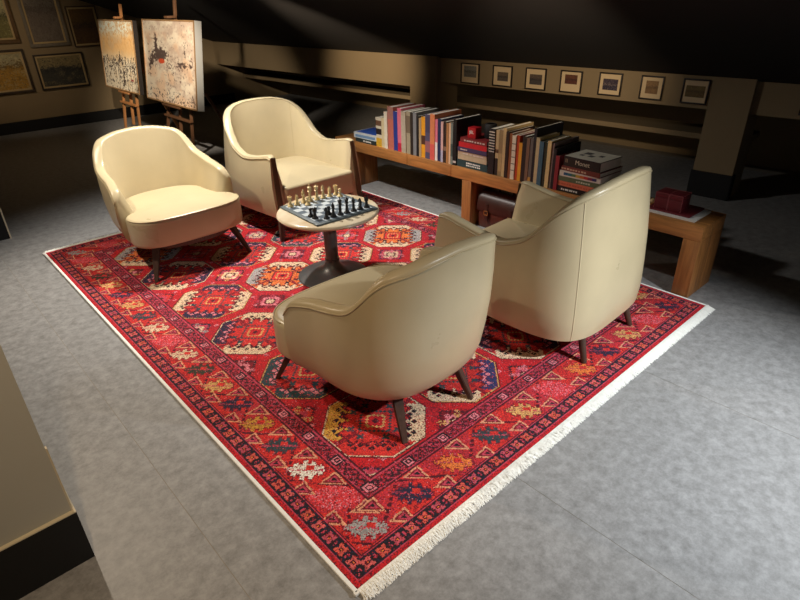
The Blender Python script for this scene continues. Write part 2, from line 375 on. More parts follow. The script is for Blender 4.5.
    # small motifs between the guls
    for i in range(-1, 4):
        for j in range(-1, 6):
            cx = 1.25 + (i - 1.0) * 0.478; cy = 1.79 + (j - 2.0) * 0.497
            dx = np.abs(X - cx); dy = np.abs(Y - cy); dqx = np.floor(dx / qs) * qs; dqy = np.floor(dy / qs) * qs; s = dqx + dqy
            n = F & (s < 0.105); put(n & (rn > 0.35), 'deep')
            put(F & (s < 0.100) & (s > 0.08), ['black', 'navy', 'maroon'][(i + j) % 3]); put(F & (s <= 0.076), ['rose', 'red2', 'deep'][(i * 2 + j) % 3])
            put(F & (s < 0.062) & (s > 0.035), ['cream', 'pink', 'rose'][(i + 2 * j) % 3]); put(F & (s < 0.032), 'maroon'); put(F & (s < 0.013), 'cream')
            st = F & (np.abs(dqx - dqy) < 0.013) & (s < 0.105) & (s > .03) & (rn2 > 0.45); put(st, ['pink', 'grey', 'rose', 'tan'][(i + j) % 4])
    # scattered flecks
    fl = F & (np.mod(np.floor(X / 0.045) * 7 + np.floor(Y / 0.05) * 13, 11) < 2) & (np.mod(X, 0.045) < 0.022) & (np.mod(Y, 0.05) < 0.020)
    put(fl & (rn > 0.3), 'pink'); put(fl & (rn < 0.2), 'black')
    pal = [('navy', 'cream', 'red2'), ('grey', 'cream', 'orange'), ('navy', 'cream', 'red2'), ('cream', 'navy', 'orange')]
    for i, cx in enumerate(gx):
        for j, cy in enumerate(gy):
            qa, qb, body = [('cream', 'navy', 'red2'), ('navy', 'cream', 'red2')][(i + j + 1) % 2]
            if (i, j) in ((1, 3), (3, 3), (2, 1), (0, 5)): qa, qb, body = ('grey', 'cream', 'orange')
            if (i, j) == (0, 0): qa, qb, body = ('gold', 'cream', 'red2')
            if (i, j) == (1, 0): qa, qb, body = ('blue', 'cream', 'red2')
            if (i, j) in ((0, 1), (2, 4)): qa, qb, body = ('teal', 'teal', 'red2')
            sx = X - cx; sy = Y - cy; dx = np.abs(sx); dy = np.abs(sy)
            oc = np.maximum(np.maximum(dx, dy), (dx + dy) * 0.7071 * 1.02)
            put(F & (oc < 0.219), 'maroon'); put(F & (oc < 0.214) & (rn2 > .2), 'tan' if (i + j) % 2 else 'cream')
            ins = F & (oc < 0.208); put(ins, body); put(ins & (rn2 > 0.86), 'red')
            dqx = np.floor(dx / qs) * qs; dqy = np.floor(dy / qs) * qs
            e_ = dqx - dqy; sq_ = dqx + dqy
            tooth = np.abs(np.mod(e_ / 0.075 + 0.5, 1.0) - 0.5) * 2
            corner = ins & (sq_ > 0.150 + 0.045 * tooth) & (np.abs(e_) < 0.165)
            put(corner & (sx * sy < 0), qa); put(corner & (sx * sy >= 0), qb)
            if (i, j) == (0, 0): put(corner & (sx > 0) & (sy < 0), 'cream'); put(corner & (sx * sy >= 0), 'red2')
            edge = ins & ~corner & (sq_ > 0.137 + 0.045 * tooth) & (np.abs(e_) < 0.165); put(edge & (rn > .25), 'maroon')
            dark_a = qa in ('navy', 'blue', 'teal'); dark_b = qb in ('navy', 'blue', 'teal')
            for ee in (-0.095, 0.0, 0.095):
                for dd_, ss_ in ((0.0, 0.232), (0.030, 0.205), (-0.030, 0.205)):
                    fk = corner & (np.abs(dx - dy - ee - dd_) + np.abs(dx + dy - ss_) * 1.1 < 0.021) & (rn > 0.08)
                    put(fk & (sx * sy < 0), 'pink' if dark_a else 'black'); put(fk & (sx * sy >= 0), 'pink' if dark_b else 'black')
            arm = ins & ~corner & (((dx < 0.012) & (dy > 0.09)) | ((dy < 0.012) & (dx > 0.09)))
            put(arm & (rn > 0.2), 'deep')
            dots = ins & ~corner & ((np.abs(dqx - 0.1) + np.abs(dqy - 0.025) < 0.018) | (np.abs(dqy - 0.1) + np.abs(dqx - 0.025) < 0.018)); put(dots, 'black' if body == 'orange' else 'teal')
            s = dqx + dqy
            put(ins & (s < 0.085) & (s > 0.066), 'teal' if body != 'orange' else 'maroon'); put(ins & (s <= 0.066), 'red2'); put(ins & (s < 0.047) & (s > 0.034), 'tan'); put(ins & (s <= 0.03), 'red'); put(ins & (s < 0.012), 'maroon')
    # uneven dyeing from knot to knot
    sw = (R_.random((nx, ny)) > 0.92) & (D > 0.02); P[sw] = C['red'] * 0.8
    sw = (R_.random((nx, ny)) > 0.965) & (D > 0.02); P[sw] = C['maroon']
    sw = (R_.random((nx, ny)) > 0.985) & (D > 0.09); P[sw] = C['pink'] * .9
    P *= (0.84 + 0.32 * R_.random((nx, ny)))[..., None]
    return srgb2lin(P)
nx, ny = 595, 852
rug = tag(empty('rug', (RW / 2, RL / 2, 0)), 'large red patterned oriental rug with octagon medallions and white fringe', 'rug')
pile = link('pile', grid_mesh((-RW / 2, RW / 2), (-RL / 2, RL / 2), nx, ny, rug_colors(nx, ny)), attr_mat('wool pile', 0.95, 0.16, 60, bump=0.5, bscale=320, sheen=0.0), rug, (0, 0, RT))
link('backing', box(-RW / 2, RW / 2, -RL / 2, RL / 2, 0.0, RT - 0.0005), mat('rug backing', rgb(140, 30, 40), 0.95), rug)
for s in (-1, 1):
    o = link('selvedge', box(-0.0075, 0.0075, -RL / 2 - 0.01, RL / 2 + 0.01, 0.0, RT + 0.002, bev=0.004), M_FRINGE, rug, (s * (RW / 2 + 0.0075), 0, 0)); o['label'] = 'off-white bound edge'
for s in (-1, 1):
    V = []; F = []
    def strand(x, y0, L, bend, w, zz):
        b = len(V); n = 4
        for i in range(n + 1):
            t = i / n; cx = x + bend * t * t; cy = y0 + s * L * t; z = RT * (1 - t) ** 1.2 * 0.8 + 0.003 + zz * math.sin(t * 3.1)
            ww = w * (1 - 0.4 * t)
            V.extend([(cx - ww, cy, z), (cx, cy, z + ww * 1.3), (cx + ww, cy, z)])
        for i in range(n):
            a = b + i * 3; F.extend([(a, a + 1, a + 4, a + 3), (a + 1, a + 2, a + 5, a + 4)])
    for k in range(4200):
        strand(-RW / 2 + (k + random.random()) / 4200 * RW, s * (RL / 2 + 0.004), random.uniform(0.034, 0.050), random.uniform(-0.020, 0.020), random.uniform(0.0011, 0.0022), random.uniform(0, 0.010))
    o = link('fringe', pyd(V, F, True), M_FRINGE, rug); o['kind'] = 'stuff'; o['label'] = 'white knotted cotton fringe'
    link('hem', box(-RW / 2 - 0.018, RW / 2 + 0.018, -0.007, 0.007, 0.0, RT + 0.002, bev=0.003), M_FRINGE, rug, (0, s * (RL / 2 + 0.007), 0))

# ------------------------------------------------------------------ armchairs
def u_path(hw, hwf, yb, ym, yf, n=2.6, na=10, nb=40):
    """U-shaped plan from right arm front, round the back, to left arm front; arms straight from ym to yf"""
    pts = [(hwf + (hw - hwf) * (i / na), yf + (ym - yf) * (i / na)) for i in range(na)]
    for i in range(nb + 1):
        th = math.pi * i / nb; c = math.cos(th); s = math.sin(th)
        pts.append((hw * math.copysign(abs(c) ** (2 / n), c), ym + (yb - ym) * abs(s) ** (2 / n)))
    pts += [(-hwf - (hw - hwf) * (i / na), yf + (ym - yf) * (i / na)) for i in range(na - 1, -1, -1)]
    P = [Vector((x, y)) for x, y in pts]
    L = [0.0]
    for a, b in zip(P[:-1], P[1:]): L.append(L[-1] + (b - a).length)
    return P, L
def resample(P, L, N):
    out = []; j = 0
    for i in range(N + 1):
        s = L[-1] * i / N
        while j < len(L) - 2 and L[j + 1] < s: j += 1
        t = (s - L[j]) / max(1e-9, L[j + 1] - L[j]); out.append(P[j].lerp(P[j + 1], max(0, min(1, t))))
    return out
def interp(keys, x):
    if x <= keys[0][0]: return keys[0][1]
    for (a, va), (b, vb) in zip(keys[:-1], keys[1:]):
        if x <= b:
            t = (x - a) / (b - a); t = t * t * (3 - 2 * t) * 0.35 + t * 0.65; return va + (vb - va) * t
    return keys[-1][1]
def smooth_list(v, k=2, it=3):
    v = list(v)
    for _ in range(it):
        w_ = v[:]
        for i in range(1, len(v) - 1): w_[i] = (v[i - 1] + 2 * v[i] + v[i + 1]) / 4
        v = w_
    return v
def shell(bot, top, rim, thick, zb, N=96, bulge=0.012, zin=0.30, endr=5, end_drop=0.03, smooth_it=3, taper_p=0.6, rim_r=0.02, under=0.03):
    """bot/top: plan parameter tuples for the outer skin at the bottom and at the rim; rim: keys over 0..1 (front of arm .. middle of back)"""
    B = resample(*u_path(*bot), N); T = resample(*u_path(*top), N)
    H = smooth_list([interp(rim, 1 - abs(2 * i / N - 1)) for i in range(N + 1)], it=smooth_it)
    rings = []; pipe = []; outer = []; inner = []
    for i in range(N + 1):
        # outward normal from the rim plan
        a = T[max(i - 1, 0)]; b = T[min(i + 1, N)]; t = (b - a).normalized(); nrm = Vector((t.y, -t.x))
        # path runs right-front -> back -> left-front (clockwise seen from above is negative): make the normal point outward
        cen = Vector((0, -0.02));
        if nrm.dot(T[i] - cen) < 0: nrm = -nrm
        e = min(i, N - i); rr = 1.0
        th = thick * (0.55 + 0.45 * math.sin(min(1, e / endr) * math.pi / 2))
        h = H[i] - end_drop * (1 - math.sin(min(1, e / endr) * math.pi / 2))
        zt = h; ring = []
        r = th / 2; rz = min(rim_r, r)
        FS = (0.0, 0.035, 0.09, 0.18, 0.34, 0.55, 0.78, 1.0); nz = 7
        for f in FS:                                              # outer skin, bottom to just under the rim
            z = zb + (zt - rz - zb) * f
            p = B[i].lerp(T[i], f ** taper_p) + nrm * (bulge * math.sin(f * math.pi) - under * max(0.0, 1 - f * 6) ** 2)
            ring.append(Vector((p.x, p.y, z)))
        for k in range(1, 8):                                     # rim
            ph = math.pi * k / 8; cc = math.cos(ph); p = T[i] - nrm * (r - r * math.copysign(abs(cc) ** 0.62, cc))
            ring.append(Vector((p.x, p.y, zt - rz + rz * math.sin(ph) ** 0.62)))
        for k in range(6):                                        # inner skin, down to the seat
            f = k / 5; z = (zt - rz) + (zin - (zt - rz)) * f
            p = T[i].lerp(B[i], f * 0.45) - nrm * (th + 0.02 * math.sin(f * math.pi / 2) + 0.035 * f)
            ring.append(Vector((p.x, p.y, z)))
        pb = B[i] - nrm * (th + 0.05); ring.append(Vector((pb.x, pb.y, zb)))
        rings.append(ring); pipe.append(ring[nz] + Vector((nrm.x, nrm.y, 0)) * 0.001); outer.append(ring[:nz + 1]); inner.append(ring[nz + 7:nz + 13])
    m = len(rings[0]); V = [p for r_ in rings for p in r_]; F = []
    for i in range(N):
        for k in range(m): F.append((i * m + k, i * m + (k + 1) % m, (i + 1) * m + (k + 1) % m, (i + 1) * m + k))
    F.append(tuple(range(m))); F.append(tuple(N * m + k for k in range(m - 1, -1, -1)))
    me = pyd(V, F); bm = bmesh.new(); bm.from_mesh(me); bmesh.ops.recalc_face_normals(bm, faces=bm.faces[:]); bm.to_mesh(me); bm.free()
    return smooth_by(me, 50), pipe, outer, inner, rings
def cushion(outline, z0, z1, r=0.03, crown=0.012, nr=5):
    """closed 2-D outline -> cushion with rounded rims"""
    P = [Vector(p) for p in outline]; k = len(P); cen = sum(P, Vector((0, 0))) / k; V = []; F = []
    nor = []
    for i in range(k):
        t = (P[(i + 1) % k] - P[i - 1]).normalized(); q = Vector((t.y, -t.x)); nor.append(q if q.dot(P[i] - cen) > 0 else -q)
    lv = []
    for j in range(nr + 1):
        a = math.pi / 2 * j / nr; lv.append((r * (1 - math.sin(a)), z0 + r * (1 - math.cos(a))))
    for j in range(nr + 1):
        a = math.pi / 2 * j / nr; lv.append((r * (1 - math.cos(a)), z1 - r + r * math.sin(a)))
    for ins, z in lv:
        for i in range(k): p = P[i] - nor[i] * ins; V.append((p.x, p.y, z))
    nl = len(lv)
    for q in range(1, 5):                                           # crowned top
        f = q / 5
        for i in range(k):
            p = (P[i] - nor[i] * r).lerp(cen, f); V.append((p.x, p.y, z1 + crown * math.sin(f * math.pi / 2)))
    V.append((cen.x, cen.y, z1 + crown)); nl2 = nl + 4
    for j in range(nl2 - 1):
        for i in range(k): F.append((j * k + i, j * k + (i + 1) % k, (j + 1) * k + (i + 1) % k, (j + 1) * k + i))
    c = len(V) - 1
    for i in range(k): F.append(((nl2 - 1) * k + i, (nl2 - 1) * k + (i + 1) % k, c))
    F.append(tuple(range(k - 1, -1, -1)))
    me = pyd(V, F); bm = bmesh.new(); bm.from_mesh(me); bmesh.ops.recalc_face_normals(bm, faces=bm.faces[:]); bm.to_mesh(me); bm.free()
    return smooth_by(me, 60)
def copy_tree(o, parent=None):
    c = o.copy(); COL.objects.link(c); c.parent = parent
    for ch in [x for x in bpy.data.objects if x.parent == o]: copy_tree(ch, c)
    return c

def make_tub_chair():
    t = empty('tub_armchair')
    me, pipe, outer, inner, rings = shell(
        bot=(0.345, 0.362, -0.395, -0.02, 0.125, 2.7), top=(0.372, 0.395, -0.455, -0.06, 0.115, 3.0),
        rim=[(0, 0.515), (0.025, 0.53), (0.08, 0.552), (0.19, 0.575), (0.36, 0.603), (0.455, 0.622), (0.52, 0.672), (0.575, 0.730), (0.645, 0.768), (0.75, 0.785), (0.85, 0.800), (1.0, 0.808)],
        thick=0.060, zb=0.190, bulge=0.014, end_drop=0.03, endr=3)
    link('shell', me, M_LEATHER, t)
    p = link('piping', tube(pipe, 0.0035, 6), M_PIPE, t)
    # seat cushion: D-shape swelling out in front of the arms
    half = [(0.0, 0.385), (0.10, 0.383), (0.20, 0.375), (0.275, 0.357), (0.328, 0.325), (0.360, 0.283), (0.374, 0.238), (0.374, 0.190), (0.366, 0.150), (0.345, 0.115), (0.310, 0.07), (0.296, 0.0), (0.294, -0.06), (0.285, -0.14), (0.25, -0.22), (0.18, -0.28), (0.09, -0.305), (0.0, -0.31)]
    out = [Vector(p) for p in half] + [Vector((-x, y)) for x, y in half[-2:0:-1]]
    for _ in range(2):                                              # corner cutting
        out = [q for i in range(len(out)) for q in (out[i] * .75 + out[(i + 1) % len(out)] * .25, out[i] * .25 + out[(i + 1) % len(out)] * .75)]
    seat = link('seat_cushion', cushion(out, 0.205, 0.388, r=0.026, crown=0.022), M_LEATHER, t)
    front = [Vector((x * 0.985, 0.06 + (y - 0.06) * 0.985, 0.382)) for x, y in out if y > 0.20]
    front.sort(key=lambda v: v.x)
    link('piping', tube(front, 0.0035, 6), M_PIPE, seat)
    base = []
    for i in range(40):
        th = 2 * math.pi * i / 40; c = math.cos(th); s = math.sin(th); e = 2 / 2.8
        base.append((0.315 * math.copysign(abs(c) ** e, c), 0.01 + 0.36 * math.copysign(abs(s) ** e, s)))
    link('base_frame', cushion(base, 0.178, 0.212, r=0.006, crown=0.0), M_DWOOD, t)
    for sx in (-1, 1):
        link('leg', taper((sx * 0.265, 0.285, 0.19), (sx * 0.335, 0.365, 0.0), (0.050, 0.036), (0.022, 0.020), sx * -0.6), M_DWOOD, t)
        link('leg', taper((sx * 0.165, -0.285, 0.19), (sx * 0.20, -0.368, 0.0), (0.046, 0.034), (0.024, 0.022), sx * 0.4), M_DWOOD, t)
    return t
def make_wing_chair():
    t = empty('high_back_armchair')
    me, pipe, outer, inner, rings = shell(
        bot=(0.425, 0.388, -0.458, -0.06, 0.440, 3.8), top=(0.386, 0.374, -0.418, -0.04, 0.392, 3.0),
        rim=[(0, 0.605), (0.03, 0.610), (0.12, 0.588), (0.24, 0.564), (0.36, 0.555), (0.48, 0.602), (0.56, 0.694), (0.62, 0.764), (0.70, 0.820), (0.78, 0.848), (0.88, 0.866), (1.0, 0.870)],
        thick=0.052, zb=0.150, bulge=0.016, end_drop=0.012, endr=2, smooth_it=3, taper_p=0.7, under=0.016)
    link('shell', me, M_LEATHER, t)
    link('piping', tube(pipe, 0.0035, 6), M_PIPE, t)
    N = len(outer) - 1
    inr = [r_[-8] for r_ in rings]
    link('piping', tube([r_[14] for r_ in rings], 0.003, 6), M_PIPE, t)
    for idx in (int(N * 0.352), int(N * 0.648)):
        link('seam', tube(outer[idx], 0.0022, 5), M_STITCH, t)
        link('seam', tube(inner[idx], 0.0018, 5), M_PIPE, t)
    out = []
    hw = 0.322; yb = -0.33; yf = 0.438
    for (cx, cy, a0) in ((hw - 0.04, yf - 0.03, 0), (-hw + 0.04, yf - 0.03, 90), (-hw + 0.16, yb + 0.16, 180), (hw - 0.16, yb + 0.16, 270)):
        r = 0.035 if cy > 0 else 0.16
        for q in range(7):
            th = math.radians(a0 + 90 * q / 6); out.append((cx + r * math.cos(th), cy + r * math.sin(th)))
    link('seat_cushion', cushion(out, 0.20, 0.378, r=0.024, crown=0.045), M_LEATHER, t)
    base = [(x * 0.97, y * 0.97 - 0.01) for x, y in out]
    link('base_frame', cushion(base, 0.158, 0.205, r=0.006, crown=0), M_DWOOD, t)
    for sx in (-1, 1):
        link('leg', taper((sx * 0.362, 0.425, 0.20), (sx * 0.398, 0.462, 0.0), (0.046, 0.040), (0.026, 0.026)), M_DWOOD, t)
        link('leg', tube([(sx * 0.215, -0.37, 0.17), (sx * 0.24, -0.425, 0.0)], [0.021, 0.0135], 14), M_DWOOD, t)
        arm_shade = link('arm_front_shade', taper((sx * 0.348, 0.391, 0.590), (sx * 0.362, 0.440, 0.17), (0.036, 0.010), (0.042, 0.018), 0, 0.004), mat('painted leather shade', rgb(92, 68, 44), 0.45, var=0.1), t)  # added strip; the shade on the arm's leather front is put into its colour
        arm_shade['label'] = 'shade on the front of the arm, coloured as a dark brown strip'
    return t
ZR = RT
c1 = make_tub_chair(); c1.location = (0.735, 0.735, ZR); c1.rotation_euler.z = 0.0
tag(c1, 'cream leather tub armchair in the foreground, seen from behind', 'armchair', 'cream tub armchairs')
c2 = copy_tree(c1); c2.location = (0.725, 2.895, ZR); c2.rotation_euler.z = math.pi
tag(c2, 'cream leather tub armchair at the left, facing the camera below the easels', 'armchair', 'cream tub armchairs')
c3 = make_wing_chair(); c3.location = (1.748, 0.605, ZR); c3.rotation_euler.z = 0.045
tag(c3, 'cream leather high-back armchair seen from behind beside the bench end', 'armchair', 'cream high-back armchairs')
c4 = copy_tree(c3); c4.location = (1.725, 3.0, ZR); c4.rotation_euler.z = math.pi
tag(c4, 'cream leather high-back armchair facing the camera behind the chess table', 'armchair', 'cream high-back armchairs')

# ------------------------------------------------------------------ chess table and set
TX, TY = 1.256, 1.815
tb = tag(empty('pedestal_table', (TX, TY, ZR)), 'round marble pedestal table with dark metal foot holding the chess set', 'table')
link('table_top', lathe([(0.0, 0.404), (0.25, 0.404), (0.288, 0.409), (0.304, 0.417), (0.310, 0.426), (0.306, 0.435), (0.298, 0.439), (0.0, 0.439)], 64), M_MARBLE, tb)
link('pedestal', lathe([(0.0, 0.0), (0.222, 0.0), (0.224, 0.006), (0.215, 0.012), (0.16, 0.020), (0.11, 0.032), (0.075, 0.050), (0.052, 0.075), (0.043, 0.105), (0.041, 0.12), (0.041, 0.404), (0.0, 0.404)], 48), M_BRONZE, tb)
link('collar', lathe([(0.0, 0.108), (0.046, 0.108), (0.046, 0.116), (0.0, 0.116)], 32), M_BRONZE, tb)
ZB = ZR + 0.439
BR = math.radians(-3.0)
bd = tag(empty('chess_board', (1.266, 1.822, ZB), BR), 'grey chequered chess board lying on the marble table', 'chess board')
BS = 0.0475
link('board_base', box(-0.215, 0.215, -0.215, 0.215, 0.0, 0.010, bev=0.002), mat('board frame', rgb(82, 92, 96), 0.45, var=0.1), bd)
m_l = mat('pale board square', rgb(196, 204, 208), 0.4, var=0.06); m_d = mat('slate board square', rgb(92, 104, 116), 0.4, var=0.08)
sqm = {}
for i in range(8):
    for j in range(8):
        k = (i + j) % 2
        if k not in sqm:
            sqm[k] = box(-BS / 2 + .0004, BS / 2 - .0004, -BS / 2 + .0004, BS / 2 - .0004, 0.0, 0.0012); sqm[k].materials.append(m_d if k == 0 else m_l)
        link('square', sqm[k], None, bd, ((i - 3.5) * BS, (j - 3.5) * BS, 0.010))
M_IV = mat('ivory piece', rgb(232, 206, 150), 0.4, var=0.05); M_EB = mat('ebony piece', rgb(26, 26, 28), 0.35)
FOOT = [(0, 0), (0.0160, 0), (0.0165, 0.003), (0.0150, 0.006), (0.0135, 0.008), (0.0105, 0.012), (0.0078, 0.018)]
PROF = {
    'pawn': FOOT[:5] + [(0.009, 0.012), (0.0062, 0.020), (0.0055, 0.026), (0.0095, 0.029), (0.006, 0.031), (0.0085, 0.036), (0.0092, 0.040), (0.0075, 0.045), (0.0, 0.048)],
    'rook': FOOT + [(0.0072, 0.034), (0.0105, 0.038), (0.0115, 0.042), (0.0115, 0.054), (0.0080, 0.054), (0.0080, 0.050), (0, 0.050)],
    'bishop': FOOT + [(0.0058, 0.042), (0.0110, 0.046), (0.0065, 0.049), (0.0090, 0.056), (0.0080, 0.062), (0.0045, 0.069), (0.0028, 0.072), (0.0034, 0.0745), (0, 0.077)],
    'queen': FOOT + [(0.0062, 0.050), (0.0125, 0.054), (0.0070, 0.058), (0.0105, 0.072), (0.0125, 0.077), (0.0075, 0.078), (0.0045, 0.081), (0.0045, 0.084), (0, 0.087)],
    'king': FOOT + [(0.0066, 0.054), (0.0130, 0.058), (0.0075, 0.062), (0.0115, 0.080), (0.0085, 0.083), (0.0, 0.086)],
    'knight': FOOT + [(0.0095, 0.022), (0.0, 0.023)],
}
PM = {k: lathe(v, 18) for k, v in PROF.items()}
def knight_head():
    out = [(-0.009, 0.020), (-0.0105, 0.032), (-0.008, 0.046), (-0.002, 0.056), (0.001, 0.062), (0.003, 0.057), (0.009, 0.052), (0.0150, 0.043), (0.0155, 0.039), (0.0115, 0.037), (0.006, 0.040), (0.004, 0.036), (0.008, 0.028), (0.009, 0.020)]
    n = len(out); V = [(x, s * 0.0055, z) for s in (-1, 1) for x, z in out]
    F = [tuple(range(n - 1, -1, -1)), tuple(range(n, 2 * n))] + [(i, (i + 1) % n, n + (i + 1) % n, n + i) for i in range(n)]
    me = pyd(V, F); bm = bmesh.new(); bm.from_mesh(me); bmesh.ops.recalc_face_normals(bm, faces=bm.faces[:]); bmesh.ops.bevel(bm, geom=bm.edges[:], offset=0.0014, segments=2, affect='EDGES'); bm.to_mesh(me); bm.free(); return smooth_by(me, 50)
KH = knight_head(); CRS = boxes([(-0.0018, 0.0018, -0.0018, 0.0018, 0.084, 0.099), (-0.0055, 0.0055, -0.0017, 0.0017, 0.0905, 0.0945)], 0.0005)
def piece(kind, white, i, j, label, rz=0.0):
    mm = M_IV if white else M_EB; nm = 'chess_' + kind
    p = Vector(((i - 3.5) * BS, (j - 3.5) * BS, 0.0112)); p.rotate(Matrix.Rotation(BR, 3, 'Z'))
    o = empty(nm, Vector((1.266, 1.822, ZB)) + p, BR + rz); o.scale = (1.15, 1.15, 1.12)
    b = link('body', PM[kind].copy(), mm, o)
    if kind == 'knight': link('horse_head', KH.copy(), mm, o)
    if kind == 'king': link('cross', CRS.copy(), mm, o)
    if kind == 'rook':
        for q in range(4):
            a = math.pi / 4 + q * math.pi / 2; link('merlon', box(-0.0022, 0.0022, -0.0022, 0.0022, 0.053, 0.0575), mm, o, (0.0095 * math.cos(a), 0.0095 * math.sin(a), 0))
    tag(o, label, 'chess piece', ('white' if white else 'black') + ' chess pieces')
    return o
rank = ['rook', 'knight', 'bishop', 'king', 'queen', 'bishop', 'knight', 'rook']
pos = ['at the left end of its row', 'second from the left', 'third from the left', 'in the middle of its row', 'in the middle of its row', 'third from the right', 'second from the right', 'at the right end of its row']
for i, k in enumerate(rank):
    piece(k, True, i, 7, f'ivory chess {k} {pos[i]} below the armchair seat', -math.pi / 2)
    piece(k, False, i, 1 if i == 0 else 0, f'black chess {k} {pos[i]} along the near board edge', math.pi / 2)
piece('pawn', True, 2, 6, 'small ivory chess pawn in front of the left bishop')
piece('pawn', True, 7, 6, 'small ivory chess pawn in front of the right rook')
piece('pawn', False, 0, 2, 'small black chess pawn at the left near corner of the board')
piece('pawn', False, 2, 1, 'small black chess pawn in front of the left bishop')

# ------------------------------------------------------------------ oak bench
bn = tag(empty('bench', (2.675, 1.78, 0)), 'long low honey oak bench loaded with books', 'bench')
BX0, BX1, BY0, BY1 = 2.525, 2.835, 0.115, 3.45
bm_ = [(BY0, 1.98), (1.983, 2.47), (2.473, BY1)]
for (a, b) in bm_:
    for (x0, x1) in ((BX0, 2.679), (2.681, BX1)):
        link('plank', box(x0 - 2.675, x1 - 2.675, a - 1.78, b - 1.78, 0.352, 0.437, bev=0.003), M_OAK, bn)
for y0, y1 in ((BY0 + 0.001, 0.21), (1.775, 1.865), (3.22, 3.32)):
    for (x0, x1) in ((BX0, 2.679), (2.681, BX1)):
        link('leg', box(x0 - 2.675, x1 - 2.675, y0 - 1.78, y1 - 1.78, 0.0, 0.3515, bev=0.003), M_OAKV, bn)

# ------------------------------------------------------------------ books
ZT_B = 0.438
def bmat(c, rough=0.5):
    n = 'cloth %d %d %d' % tuple(c); return mat(n, rgb(*c), rough, var=0.08, scale=40)
def book_up(y1, y0, h, d, c, label, x0=2.545, lean=0.0, bands=(), group='books standing on the bench', pages=None):
    """upright book, spine facing the room (-x); y from y1 down to y0"""
    t = y1 - y0 - 0.0006
    o = empty('book', (x0, (y0 + y1) / 2, ZT_B)); o.rotation_euler = (lean, 0, 0)
    cv = min(0.0025, t * 0.18)
    link('cover', boxes([(0, cv, -t / 2, t / 2, 0, h), (cv, d, -t / 2, -t / 2 + cv, 0, h), (cv, d, t / 2 - cv, t / 2, 0, h)]), bmat(c), o)
    link('pages', box(cv, d - 0.004, -t / 2 + cv, t / 2 - cv, 0.003, h - 0.003), M_PAGES if pages is None else bmat(pages), o)
    for (f0, f1, bc) in bands: link('spine_band', box(-0.0006, 0.0, -t / 2 + 0.0004, t / 2 - 0.0004, h * f0, h * f1), bmat(bc), o)
    return tag(o, label, 'book', group)
def ypx(px):
    P = [(377.5, 2.880), (384, 2.796), (390, 2.718), (395, 2.655), (403, 2.556), (412, 2.448), (420, 2.354), (426, 2.286), (432, 2.219), (438, 2.153), (445, 2.077), (452, 2.004), (457.5, 1.950), (489, 1.641), (495, 1.585), (501, 1.531), (508, 1.469), (514, 1.416), (520, 1.364), (528, 1.297), (534, 1.247), (540, 1.199), (546, 1.152), (550, 1.121), (557.5, 1.064)]
    for (a, va), (b, vb) in zip(P[:-1], P[1:]):
        if px <= b: return va + (vb - va) * (px - a) / (b - a)
    return P[-1][1]
W_ = (236, 230, 214)
row1 = [
    (377.5, 383, .242, .17, (226, 214, 188), 'small white book with black and yellow spine beside the blue pile', [(0.0, .30, (226, 178, 52)), (.42, .62, (50, 40, 36)), (.72, .9, (120, 84, 60))]),
    (383, 386.5, .245, .17, (222, 204, 160), 'small cream book right of the yellow and white one', []),
    (386.5, 389.5, .300, .20, (232, 222, 198), 'thin ivory book just left of the salmon spine', []),
    (389.5, 395, .345, .26, (196, 110, 92), 'tall salmon book near the left end of the row', [(.72, 1.0, (170, 116, 104))]),
    (395, 399, .315, .22, (44, 62, 140), 'bright blue book between salmon and pink spines', []),
    (399, 403, .345, .27, (222, 112, 132), 'tall pink book right of the bright blue one', [(0.0, .2, (196, 40, 66))]),
    (403, 407.5, .328, .25, (176, 164, 140), 'thick beige grey book next to the pink spine', [(.1, .9, (184, 172, 150))]),
    (407.5, 412, .332, .25, (164, 152, 126), 'thick beige grey book with dark vertical line left of the brown spine', [(.5, .9, (120, 104, 84))]),
    (412, 414.6, .330, .26, (48, 38, 32), 'thin dark brown book left of the steel grey spine', []),
    (414.6, 418, .336, .26, (128, 128, 130), 'steel grey book left of the thin black one', []),
    (418, 420.2, .312, .22, (28, 26, 28), 'thin black book right of the steel grey spine', []),
    (420.2, 422.6, .300, .21, (170, 146, 110), 'thin tan book left of the yellow and brown spine', []),
    (422.6, 426.6, .312, .22, (226, 156, 36), 'yellow book with a brown patch on its spine', [(.33, .55, (84, 52, 36))]),
    (426.6, 431.5, .338, .26, (82, 78, 104), 'purple grey book with mottled spine', [(.15, .4, (150, 96, 100)), (.6, .95, (66, 64, 92))]),
    (431.5, 436, .346, .30, (214, 130, 84), 'tall orange salmon book with tan cover', [(0, .35, (214, 92, 84))]),
    (436, 438.5, .312, .22, (220, 120, 140), 'thin pink and white book left of the navy spine', [(0, .45, (232, 224, 220))]),
    (438.5, 442, .318, .25, (34, 44, 82), 'navy blue book right of the thin pink and white one', []),
    (442, 444.2, .302, .20, (214, 172, 166), 'thin pale rose book right of the navy spine', [(0, .3, (180, 176, 196))]),
    (444.2, 447.5, .306, .21, (52, 36, 30), 'dark brown book with speckled spine between pale rose and tan', [(.3, .4, (140, 110, 90))]),
    (447.5, 449.6, .300, .21, (182, 128, 78), 'thin tan orange book right of the dark brown one', []),
    (449.6, 451.8, .304, .21, (226, 184, 146), 'thin peach book near the black atlas', []),
    (451.8, 454.2, .310, .22, (120, 128, 120), 'thin sage grey book left of the tall black one', [(.2, .5, (70, 84, 80))]),
    (454.2, 457.5, .336, .28, (24, 22, 24), 'tall black book against the red and teal stack', [(.05, .1, (200, 190, 180))]),
]
